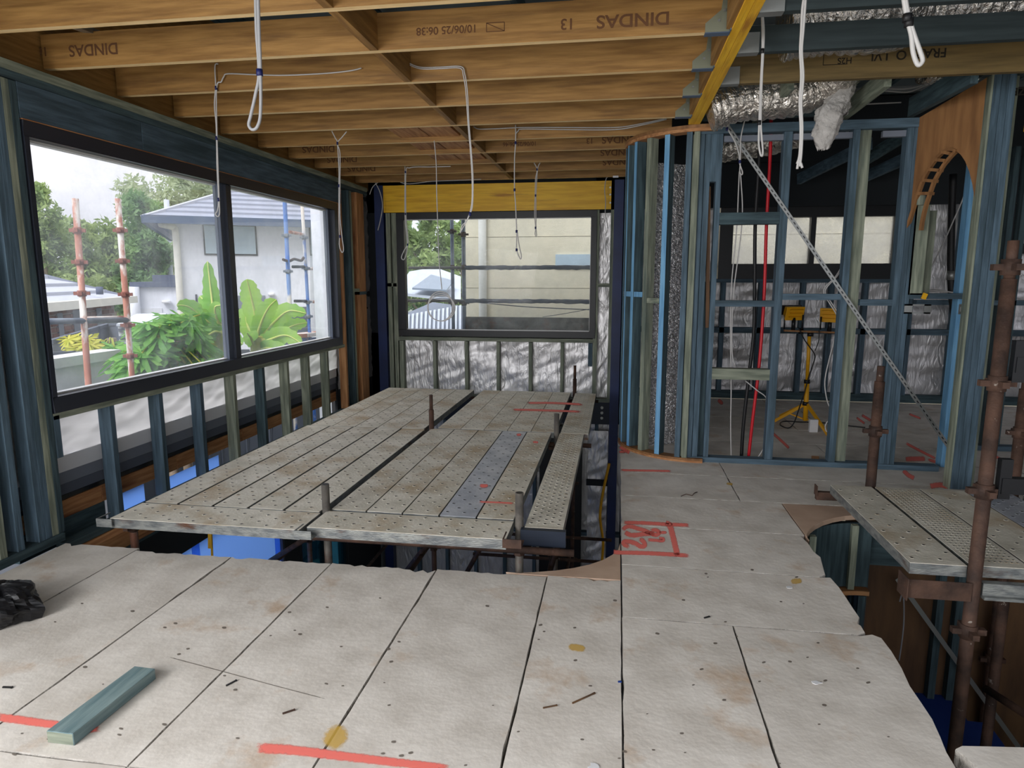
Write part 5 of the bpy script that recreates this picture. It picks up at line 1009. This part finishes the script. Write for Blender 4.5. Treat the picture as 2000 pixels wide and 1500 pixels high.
rect_on(hp_, 408, 578, 518, 604, .02, .05, 'shade_panel', 'fence_mid', hw); rect_on(hp_, 420, 603, 518, 650, .015, .05, 'door_opening', 'frame_black', hw); rect_on(hp_, 545, 600, 600, 680, .015, .05, 'door_opening', 'fence_dark', hw); rect_on(hp_, 381, 575, 385, 612, .03, .05, 'meter_pipe', 'frame_black', hw)
for (u, v) in ((530, 575),): hpart(MB().tube([fac(hp_, u, v - 3, .08), fac(hp_, u, v + 3, .08)], .09, 10), 'wall_light', 'white_plastic')
# ---- single-storey wing with dark parapet
wp = vplane(300, 21.5, 62); ww = thing('white_garage', (wp[0].x, wp[0].y, -3.15), 'low white flat-roofed garage with dark parapet left of the white house', 'garage')
rect_on(wp, 255, 556, 352, 720, 0, 5, 'wall', 'house_white', ww); rect_on(wp, 252, 551, 353, 561, .12, 5, 'parapet', 'parapet_dark', ww); rect_on(wp, 297, 537, 353, 552, -.8, 3, 'roof_box', 'parapet_dark', ww); rect_on(wp, 274, 602, 316, 700, .03, .05, 'garage_door', 'shed_white', ww)
o = MB().tube([fac(wp, 262, 560, .12), fac(wp, 268, 660, .12)], .13, 8).build('downpipe', 'house_white', ww); par(o, ww); o = MB().tube([fac(wp, 325, 587, .1), fac(wp, 325, 592, .1)], .12, 8).build('wall_light', 'white_plastic', ww); par(o, ww)
mp_ = vplane(330, 30, 50); tag(MB().tube([fac(mp_, 325, 390), fac(mp_, 334, 560), ], .10, 8).build('light_mast', 'roof_metal'), 'tall pale metal mast rising left of the white house', 'mast')
# ---- brick house on the left
bp_ = vplane(160, 14.5, -20); bh = thing('brick_house', (bp_[0].x, bp_[0].y, -3.15), 'low dark brick house with a grey tiled roof at the left of the side window', 'house')
bL = fac(bp_, 60, 600); bR = fac(bp_, 222, 590); bev = fac(bp_, 200, 592).z; n_ = bp_[1]; h = bp_[2]
o = MB().prism([Vector((bL.x, bL.y, -3.15)), Vector((bR.x, bR.y, -3.15)), Vector((bR.x, bR.y, bev)), Vector((bL.x, bL.y, bev))], -n_ * 6).build('wall', 'mortar', bh); par(o, bh)
F0 = bL - h * 6 + n_ * .5; F1 = bR + h * .2 + n_ * .3; F0.z = F1.z = bev + .05; G1 = F1 - n_ * 8; rr_ = F1 - h * 4.2 - n_ * 4.2; rl_ = F0 - n_ * 4.2; rr_.z = rl_.z = bev + 1.75
roof_face(F0, F1, rr_, rl_, 12, 'tile_course', 'roof_tile_pale', bh); roof_face(F1, G1, rr_, rr_, 6, 'tile_course', 'roof_tile_pale', bh)
o = MB().beam(F0 + n_ * .04, F1 + n_ * .04, .12, .14).build('gutter', 'gutter_cream', bh); par(o, bh); o = MB().beam(F1, rr_ + Vector((0, 0, .05)), .2, .08).build('ridge_cap', 'roof_tile', bh); par(o, bh)
o = MB().tube([fac(bp_, 194, 560, .3), fac(bp_, 195, 575, .3)], .06, 8).build('vent_pipe', 'parapet_dark', bh); par(o, bh)
# brickwork courses: one thin brick row mesh per wall strip, nearest rows as bricks
W_ = (bR - bL); Lw = Vector((W_.x, W_.y, 0)).length; hx = h; rowh = .10; nb_me = None; cnt = 0
b_ = MB().box((0, 0, 0), (.27, .02, .075)); proto = b_.build('brick', 'brick', bh); ang = math.atan2(h.y, h.x)
wins = [(88, 612, 96, 690), (112, 612, 122, 690), (142, 606, 163, 660), (188, 602, 198, 640)]
row = 0; z = bev - .12; first = True
while z > bev - 2.2 and cnt < 290:
    x = .02 + (row % 2) * .14
    while x < Lw - .28 and cnt < 290:
        q = Vector((bL.x, bL.y, 0)) + h * x + n_ * .004; q.z = z
        o = proto if first else link(bpy.data.objects.new('brick', proto.data), bh); first = False
        o.matrix_parent_inverse = Matrix.Translation(bh.location).inverted(); o.matrix_basis = Matrix.Translation(q) @ Matrix.Rotation(ang, 4, 'Z') @ Matrix.Translation((0, -.02, 0)) if Matrix.Rotation(ang, 3, 'Z') @ Vector((0, -1, 0)) @ n_ > 0 else Matrix.Translation(q) @ Matrix.Rotation(ang, 4, 'Z')
        x += .285; cnt += 1
    z -= rowh; row += 1
mb = MB()
while z > -3.1:
    x = .02
    while x < Lw - .28:
        q = Vector((bL.x, bL.y, z)) + h * x; mb.prism([q, q + h * .27, q + h * .27 + Vector((0, 0, .075)), q + Vector((0, 0, .075))], n_ * .012); x += .285
    z -= rowh
o = mb.build('lower_bricks', 'brick', bh, kind='stuff'); par(o, bh)
for (u0, v0, u1, v1) in wins: rect_on(bp_, u0, v0, u1, v1, .03, .06, 'window', 'fence_mid', bh)
# ---- dark fences and shed
def fence(name, u0, v0, D0, u1, v1, D1, m, label, npan, panel_m=None):
    a = vplane(u0, D0, 0)[0]; b = vplane(u1, D1, 0)[0]; a = at(u0, v0, pl=(a, (a * -1 + Vector((0, 0, a.z))).normalized())); b = at(u1, v1, pl=(b, (b * -1 + Vector((0, 0, b.z))).normalized()))
    t = thing(name, (a.x, a.y, -3.15), label, 'fence')
    for i in range(npan):
        p = a.lerp(b, i / npan); q = a.lerp(b, (i + 1) / npan - .004); mb = MB().beam(Vector((p.x, p.y, (p.z - 3.15) / 2)), Vector((q.x, q.y, (q.z - 3.15) / 2)), .04, p.z + 3.15); o = mb.build('fence_panel', m, t); par(o, t)
        mb = MB().beam(p, q, .06, .05); o = mb.build('top_rail', 'fence_dark', t); par(o, t)
        mb = MB().beam(Vector((q.x, q.y, -3.15)), q + Vector((0, 0, .03)), .06, .06); o = mb.build('post', 'fence_dark', t); par(o, t)
    return t
fence('metal_fence', 98, 668, 9.5, 212, 634, 12.5, 'fence_mid', 'grey metal fence running back beside the brick house', 4); fence('metal_fence', 212, 634, 12.5, 232, 632, 11.5, 'fence_dark', 'short return of the grey metal fence beside the ribbed shed', 1)
fence('boundary_fence', 100, 692, 8.6, 420, 684, 10.2, 'fence_dark', 'dark boundary fence behind the papaya and banana plants', 10)
fence('boundary_fence', 420, 684, 10.2, 640, 700, 11.5, 'fence_dark', 'dark boundary fence continuing at the foot of the white house', 5)
sp_ = vplane(262, 11.2, 60); sh = thing('garden_shed', (sp_[0].x, sp_[0].y, -3.15), 'small white ribbed metal shed beside the right rust-red pole', 'shed')
a = fac(sp_, 230, 636); b = fac(sp_, 300, 636); zt2 = a.z
o = MB().prism([Vector((a.x, a.y, -3.15)), Vector((b.x, b.y, -3.15)), Vector((b.x, b.y, zt2)), Vector((a.x, a.y, zt2))], -sp_[1] * 1.6).build('shed_body', 'shed_white', sh); par(o, sh)
for i in range(12):
    z = zt2 - .06 - i * .11; o = MB().beam(Vector((a.x, a.y, z)) + sp_[1] * .02, Vector((b.x, b.y, z)) + sp_[1] * .02, .04, .035).build('rib', 'fence_mid', sh); par(o, sh)
o = MB().prism([Vector((a.x, a.y, zt2)) + sp_[1] * .1, Vector((b.x, b.y, zt2)) + sp_[1] * .1, Vector((b.x, b.y, zt2 + .06)) - sp_[1] * 1.7, Vector((a.x, a.y, zt2 + .06)) - sp_[1] * 1.7], (0, 0, .03)).build('shed_roof', 'roof_metal', sh); par(o, sh)
# ---- beige building, roofs and scaffold beyond the far window
bb = thing('beige_building', (3, 11.9, -3.15), 'beige rendered neighbouring building close behind the far window', 'building')
xL = pxX(903, 500, 11.9)
o = MB().box((xL, 11.9, -3.15), (9, 14, 7)).build('wall', 'render_beige', bb); par(o, bb)
o = MB().tube([(pxX(942, 500, 11.8), 11.82, -3.1), (pxX(942, 500, 11.8), 11.82, 6.5)], .075, 12).build('downpipe', 'gutter_cream', bb); par(o, bb)
for z in (.5, 3.2): o = MB().tube([(pxX(942, 500, 11.8), 11.82, z), (pxX(942, 500, 11.8), 11.82, z + .03)], .085, 12).build('pipe_clip', 'render_beige', bb); par(o, bb)
fw = MB(); x0, z0 = pxX(1085, 520, 11.9), at(1085, 522, Y=11.9).z; x1, z1 = pxX(1152, 520, 11.9), at(1085, 497, Y=11.9).z
o = reflection_panel = MB().box((x0, 11.86, z0), (x1 + .4, 11.899, z1)).build('window', 'window_blind', bb); par(o, bb)  # no real window: a reflection in the far pane, added as a panel
for k in range(6):
    z = -.4 + k * .9; o = MB().box((xL, 11.893, z), (9, 11.8995, z + .008)).build('cladding_joint', 'joint_beige', bb); par(o, bb)
YS = 9.75
fs = thing('tube_scaffold', (0, YS, -3.15), 'grey scaffold with mesh-covered rails right outside the far window', 'scaffold')
before = set(C.objects)
for u, r_, dy_ in ((884, .028, .35), (906, .03, 0)): standard(fs, pxX(u, 540, YS + dy_), YS + dy_, -3.15, 3.6, 'grey_pole', r_, (topz(u, 458 if u > 890 else 452, YS + dy_), topz(u, 522, YS + dy_), topz(u, 592, YS + dy_)))
for v, r_ in ((523, .022), (588, .022)):
    z = topz(970, v, YS); x0 = pxX(800 if v < 560 else 790, v, YS); MB().tube([(x0, YS - .04, z), (3.5, YS - .04, z + .02)], r_, 10).build('guard_rail', 'scaffold_grey', fs)
    wr_ = MB()
    def wfn(a, b, z=z): x = pxX(910, 540, YS) + a * 2.1; return (x, YS - .04 + math.sin(b * 2 * PI) * .028 * (1 + .3 * fbm(x * 14, b * 4, z)), z + math.cos(b * 2 * PI) * .03 * (1 + .5 * fbm(x * 12, b * 3, z)))
    wr_.grid(wfn, 60, 8).build('mesh_roll', 'fence_dark', fs)
z0 = topz(970, 650, YS); z1 = topz(970, 619, YS); x0 = pxX(909, 630, YS); MB().box((x0, YS - .02, z0 - .1), (3.5, YS + .0, z1)).build('toe_board', 'scaffold_grey', fs)
MB().tube(smooth([at(905, 585, Y=YS - .1), at(960, 593, Y=YS - .1), at(1040, 600, Y=YS - .1), at(1155, 605, Y=YS - .1)]), .008, 6).tube(smooth([at(1155, 603, Y=YS - .1), at(1100, 613, Y=YS - .1), at(1060, 619, Y=YS - .1)]), .005, 6).tube(smooth([at(905, 588, Y=YS - .1), at(860, 583, Y=YS - .1), at(800, 592, Y=YS - .1)]), .006, 6).build('mesh_cord', 'fence_dark', fs)
for o in set(C.objects) - before:
    if o.parent == fs: par(o, fs)
YR = 15
rf = thing('pale_roof_house', (pxX(840, 560, YR), YR, -3.15), 'house with pale metal roof and solar panel seen at left of the far window', 'house')
def rpoly(pxs, Ys, th, name, m):
    P = [at(u, v, Y=y) for (u, v), y in zip(pxs, Ys)]; o = MB().prism(P, (0, 0, -th)).build(name, m, rf); par(o, rf); return o
rpoly([(770, 570), (900, 585), (900, 540), (850, 522), (800, 530)], [14, 14, 17, 18.5, 18], .06, 'roof_slope', 'roof_metal'); rpoly([(805, 562), (872, 566), (886, 548), (842, 536)], [13.9, 13.9, 15, 15.5], .04, 'solar_panel', 'solar')
P = [at(u, v, Y=y) for (u, v), y in zip([(770, 650), (905, 650), (905, 598), (845, 590), (770, 622)], [11.2, 11.2, 12.6, 13, 12])]
for k in range(16):
    a = P[0].lerp(P[1], k / 16); b = P[0].lerp(P[1], (k + .5) / 16); c = P[4].lerp(P[2], (k + .5) / 16); d = P[4].lerp(P[2], k / 16); o = MB().prism([a, b, c, d], (0, 0, .03)).build('roof_rib', 'roof_metal', rf); par(o, rf)
o = MB().prism(P, (0, 0, -.05)).build('roof_sheet', 'fence_mid', rf); par(o, rf)
o = MB().box((P[0].x, 11.5, -3.15), (P[1].x - .6, 14, P[0].z - .1)).build('wall', 'house_white', rf); par(o, rf)
# beyond the back-room window: pale wall
tag(MB().box((3.3, 12.4, -3.15), (12, 12.7, 6)).build('neighbour_wall', 'house_white'), 'pale wall seen through the back-room window', 'wall') if False else None

# ---- trees
def tree(u, vtop, D, wpx, mleaf, label, nleaf=5200, zb=None, seed=1, leaf=.16, hfrac=.62, dense=1.0, group='gum trees beyond the side window'):
    r = random.Random(seed); base = vplane(u, D, 0)[0]; X, Y = base.x, base.y; top = at(u, vtop, pl=(base, (Vector((0, 0, 0)) - Vector((X, Y, 0))).normalized())).z
    H = top + 3.15; Wd = wpx / FPX * D / 2 * .66
    t = thing('gum_tree', (X, Y, -3.15), label, 'tree', group); mb = MB(); cz0 = H * (1 - hfrac)
    mb.tube([(0, 0, 0), (.1, .05, H * .3), (-.05, .1, H * .55), (.05, 0, H * .8)], [.22, .17, .11, .04], 8); tips = []
    for k in range(13):
        a = r.uniform(0, 2 * PI); z0 = H * r.uniform(.25, .6); rr2 = Wd * r.uniform(.45, .95); z1 = z0 + H * r.uniform(.15, .38)
        e = Vector((math.cos(a) * rr2, math.sin(a) * rr2, min(z1, H * .93))); m_ = Vector((e.x * .45, e.y * .45, z0 + (e.z - z0) * .6)); mb.tube([(0, 0, z0), m_, e], [.08, .05, .015], 6); tips += [e, m_.lerp(e, .6)]
    mb.build('trunk', 'bark', t)
    cl = [(Vector(p), r.uniform(.5, .95)) for p in tips] + [(Vector((r.gauss(0, .4) * Wd, r.gauss(0, .4) * Wd, cz0 + (H - cz0) * r.random() ** .8)), r.uniform(.5, 1.1)) for _ in range(int(22 * dense))] + [(Vector((0, 0, H * .95)), .5)]
    fo = MB(); s_ = Wd / 2.6
    leaf = leaf * .72; 
    for _ in range(int(nleaf * 1.5)):
        c, cr_ = cl[r.randrange(len(cl))]; d = Vector((r.gauss(0, 1), r.gauss(0, 1), r.gauss(0, .8))); d.normalize(); p = c + d * cr_ * s_ * 1.15 * r.random() ** .45
        a = Vector((r.uniform(-1, 1), r.uniform(-1, 1), r.uniform(-1.2, .6))).normalized(); b = a.cross(Vector((r.uniform(-1, 1), r.uniform(-1, 1), r.uniform(-1, 1)))).normalized(); L_ = leaf * r.uniform(.7, 1.4)
        fo.v += [tuple(p - a * L_), tuple(p + b * L_ * .35), tuple(p + a * L_), tuple(p - b * L_ * .35)]; n0 = len(fo.v) - 4; fo.f.append((n0, n0 + 1, n0 + 2, n0 + 3)); fo.m.append(0); fo.sm.append(False)
    me = bpy.data.meshes.new('foliage'); me.from_pydata(fo.v, [], fo.f); me.materials.append(MATS[mleaf]); o = bpy.data.objects.new('foliage', me); o['kind'] = 'stuff'; link(o, t)
    return t
tree(122, 372, 30, 150, 'gum_leaf', 'tall open gum tree at the far left of the side window', 5200, seed=2, leaf=.17, hfrac=.62)
tree(30, 400, 32, 150, 'gum_leaf', 'gum tree behind the dark window jamb at far left', 3500, seed=12, leaf=.17)
tree(188, 425, 36, 130, 'gum_leaf', 'rounded gum tree between the two rust-red poles', 5200, seed=3, leaf=.2, dense=1.4, hfrac=.8)
tree(292, 385, 30, 150, 'gum_leaf_deep', 'dense green tree just right of the rust-red poles', 7500, seed=4, leaf=.19, dense=1.6, hfrac=.85)
tree(240, 440, 40, 160, 'gum_leaf', 'lower green tree behind the right rust-red pole', 6000, seed=8, leaf=.24, dense=1.6, hfrac=.9)
tree(385, 335, 44, 240, 'gum_leaf_pale', 'large pale feathery tree rising behind the white house roof', 9000, seed=5, leaf=.24, dense=1.8, hfrac=.75)
tree(840, 415, 30, 170, 'gum_leaf', 'tree seen at the upper left of the far window', 6500, seed=6, leaf=.2, dense=1.6, hfrac=.9, group='trees beyond the far window')
tree(790, 430, 34, 150, 'gum_leaf_deep', 'darker tree at the left frame of the far window', 5000, seed=7, leaf=.2, dense=1.6, hfrac=.9, group='trees beyond the far window')
tree(905, 425, 38, 140, 'gum_leaf', 'tree partly hidden by the beige building in the far window', 4000, seed=9, leaf=.22, dense=1.4, hfrac=.9, group='trees beyond the far window')
# ---- banana plant
def blade(pxs, w0, D, parent, m='banana_leaf', seed=0, fold=.25, rag_=.25, depth=0):
    """broad leaf along a midrib; pxs measured on the plane of the plant, blade folded about the rib"""
    pl = vplane(400, D, 0); n = (Vector((0, 0, 0)) - Vector((pl[0].x, pl[0].y, 0))).normalized(); r = random.Random(seed)
    P = smooth([at(u, v, pl=(pl[0] + n * (depth * i / (len(pxs) - 1)), n)) for i, (u, v) in enumerate(pxs)], 6); k = len(P); mb = MB(); rows = []
    for i, p in enumerate(P):
        t = i / (k - 1); d = (P[min(i + 1, k - 1)] - P[max(i - 1, 0)]).normalized(); s_ = d.cross(n).normalized(); w = w0 * math.sin(PI * min(1, .06 + t * .94)) ** .55 * .72 * (1 if t > .12 else t / .12 + .05)
        j = 1 - rag_ * (r.random() if i % 2 else 0); rows.append([p + s_ * w * j - n * fold * w, p + s_ * w * .5 - n * fold * .2 * w, p, p - s_ * w * .5 - n * fold * .2 * w, p - s_ * w * j - n * fold * w])
    for rw in rows: mb.v += [tuple(q) for q in rw]
    for i in range(k - 1):
        for j in range(4):
            mb.f.append((i * 5 + j, i * 5 + j + 1, i * 5 + j + 6, i * 5 + j + 5)); mb.m.append(0); mb.sm.append(True)
    o = mb.build('leaf', m, parent); par(o, parent); rb_ = MB().tube([p + n * .012 for p in P], [.022 * (1 - .8 * i / (k - 1)) for i in range(k)], 5).build('midrib', 'midrib', o); rb_.matrix_parent_inverse = o.matrix_basis.inverted() @ Matrix.Identity(4); rb_.parent = o; rb_.matrix_parent_inverse = (o.matrix_parent_inverse @ o.matrix_basis).inverted() if False else Matrix.Identity(4)
    return o
def banana(D, root, label, leaves, stems):
    b = vplane(root, D, 0)[0]; t = thing('banana_plant', (b.x, b.y, -3.15), label, 'plant'); pl = vplane(root, D, 0); n = (Vector((0, 0, 0)) - Vector((b.x, b.y, 0))).normalized()
    for st in stems: o = MB().tube(smooth([at(u, v, pl=(b, n)) for u, v in st], 4), .09, 8).build('stem', 'yellow_leaf', t); par(o, t)
    for i, (pxs, w, dp) in enumerate(leaves): blade(pxs, w, D, t, seed=root + i, depth=dp)
    return t
BD = 8.6; W1 = .17
banana(BD, 425, 'banana plant with broad ragged leaves left of the window mullion', [
    ([(432, 640), (418, 610), (412, 570), (405, 510)], .15, -.2), ([(432, 640), (400, 625), (370, 600), (345, 596)], .15, .3), ([(434, 648), (400, 640), (350, 640), (300, 668)], .13, .4), ([(434, 655), (410, 648), (385, 655), (372, 662)], .15, .5),
    ([(436, 652), (420, 648), (400, 658), (374, 665)], .14, .5), ([(430, 640), (410, 610), (400, 590), (390, 578)], .12, -.3), ([(430, 640), (445, 610), (452, 600), (462, 590)], .12, .1), ([(430, 665), (418, 690), (410, 705), (404, 720)], .15, .4),
    ([(430, 640), (380, 625), (320, 630), (290, 645)], .11, -.2), ([(432, 640), (422, 620), (420, 600), (432, 596)], .1, .2), ([(438, 655), (450, 640), (458, 625), (470, 620)], .14, .1), ([(434, 660), (450, 670), (460, 665), (475, 672)], .15, .3)], [[(432, 645), (434, 690), (436, 760)], [(424, 650), (428, 700), (430, 760)]])
banana(BD + .4, 500, 'banana plant with broad ragged leaves right of the window mullion', [
    ([(505, 655), (497, 610), (488, 570), (482, 545)], .19, .2), ([(500, 660), (512, 625), (525, 600), (540, 585)], .17, .4), ([(512, 655), (540, 625), (565, 607), (598, 612)], .17, .3), ([(515, 665), (545, 650), (575, 635), (600, 630)], .15, .1), ([(500, 675), (530, 662), (560, 655), (590, 672)], .17, .5),
    ([(500, 660), (485, 640), (480, 615), (478, 600)], .17, -.2), ([(498, 680), (490, 660), (486, 655), (482, 650)], .15, .5), ([(505, 650), (520, 640), (530, 650), (525, 640)], .12, -.2), ([(500, 690), (520, 680), (550, 685), (575, 690)], .15, .5)], [[(505, 655), (503, 690), (500, 760)], [(512, 660), (516, 700), (520, 760)]])
def papaya(D, root, label, cen, seed, m='papaya_leaf', spread=(1, 1), nm='papaya_plant', size=.24):
    b = vplane(root, D, 0)[0]; n = (Vector((0, 0, 0)) - Vector((b.x, b.y, 0))).normalized(); t = thing(nm, (b.x, b.y, -3.15), label, 'plant'); r = random.Random(seed); o = MB().tube([Vector((b.x, b.y, -3.15)), at(root, 660, pl=(b, n))], .05, 8).build('stem', 'bark', t); par(o, t); hub = at(root, 665, pl=(b, n))
    meshes = []
    for k in range(3):
        mb = MB(); L = 7 + k; pts = [Vector((0, 0, 0))]
        for i in range(L * 4):
            th = -2.6 + 5.2 * i / (L * 4 - 1); q = i % 4; rad = (.28, .8, 1.0, .72)[q] * (1 + .2 * math.sin(k + i)); pts.append(Vector((math.sin(th) * rad, math.cos(th) * rad, -.12 * rad * rad + .05 * (q == 0))))
        mb.v = [tuple(p) for p in pts]; mb.f = [(0, i, i + 1) for i in range(1, len(pts) - 1)]; mb.m = [0] * len(mb.f); mb.sm = [False] * len(mb.f); me = bpy.data.meshes.new('leaf'); me.from_pydata(mb.v, [], mb.f); me.materials.append(MATS[m]); meshes.append(me)
    st = MB()
    for (u, v) in cen:
        p = at(u, v, pl=(b + n * r.uniform(-.4, .4), n)); o = bpy.data.objects.new('leaf', r.choice(meshes)); link(o, t); sc_ = size * r.uniform(.75, 1.25)
        out = (p - hub); out.z *= .3; az = math.atan2(out.y, out.x) - PI / 2; Mx = Matrix.Translation(p) @ Matrix.Rotation(az, 4, 'Z') @ Matrix.Rotation(-r.uniform(.2, .9), 4, 'X') @ Matrix.Rotation(r.uniform(-.4, .4), 4, 'Y') @ Matrix.Scale(sc_, 4)
        o.matrix_parent_inverse = Matrix.Translation(t.location).inverted(); o.matrix_basis = Mx; st.tube(smooth([hub, hub.lerp(p, .5) + Vector((0, 0, .06)), p], 3), .008, 5)
    o = st.build('leaf_stalks', 'yellow_leaf', t); par(o, t); return t
r_ = random.Random(5); cen = []
while len(cen) < 75:
    u = r_.uniform(238, 395); v = r_.uniform(612, 728)
    lim = 612 + max(0, (300 - u)) * .55
    if v > lim and not (u < 262 and v < 690): cen.append((u, v))
papaya(7.9, 320, 'papaya plant with lobed leaves in front of the banana plant', cen, 4)
papaya(9.2, 160, 'small yellow-green shrub at the foot of the left rust-red pole', [(r_.uniform(132, 190), r_.uniform(660, 686)) for _ in range(22)], 6, 'yellow_leaf', nm='garden_shrub', size=.15)
papaya(9.4, 218, 'small green shrub before the grey fence', [(r_.uniform(198, 240), r_.uniform(672, 690)) for _ in range(14)], 7, 'papaya_leaf', nm='garden_shrub', size=.14)
papaya(8.2, 350, 'low flowering shrub under the papaya near the window sill', [(r_.uniform(280, 420), r_.uniform(712, 735)) for _ in range(26)], 9, 'yellow_leaf', nm='garden_shrub', size=.12)
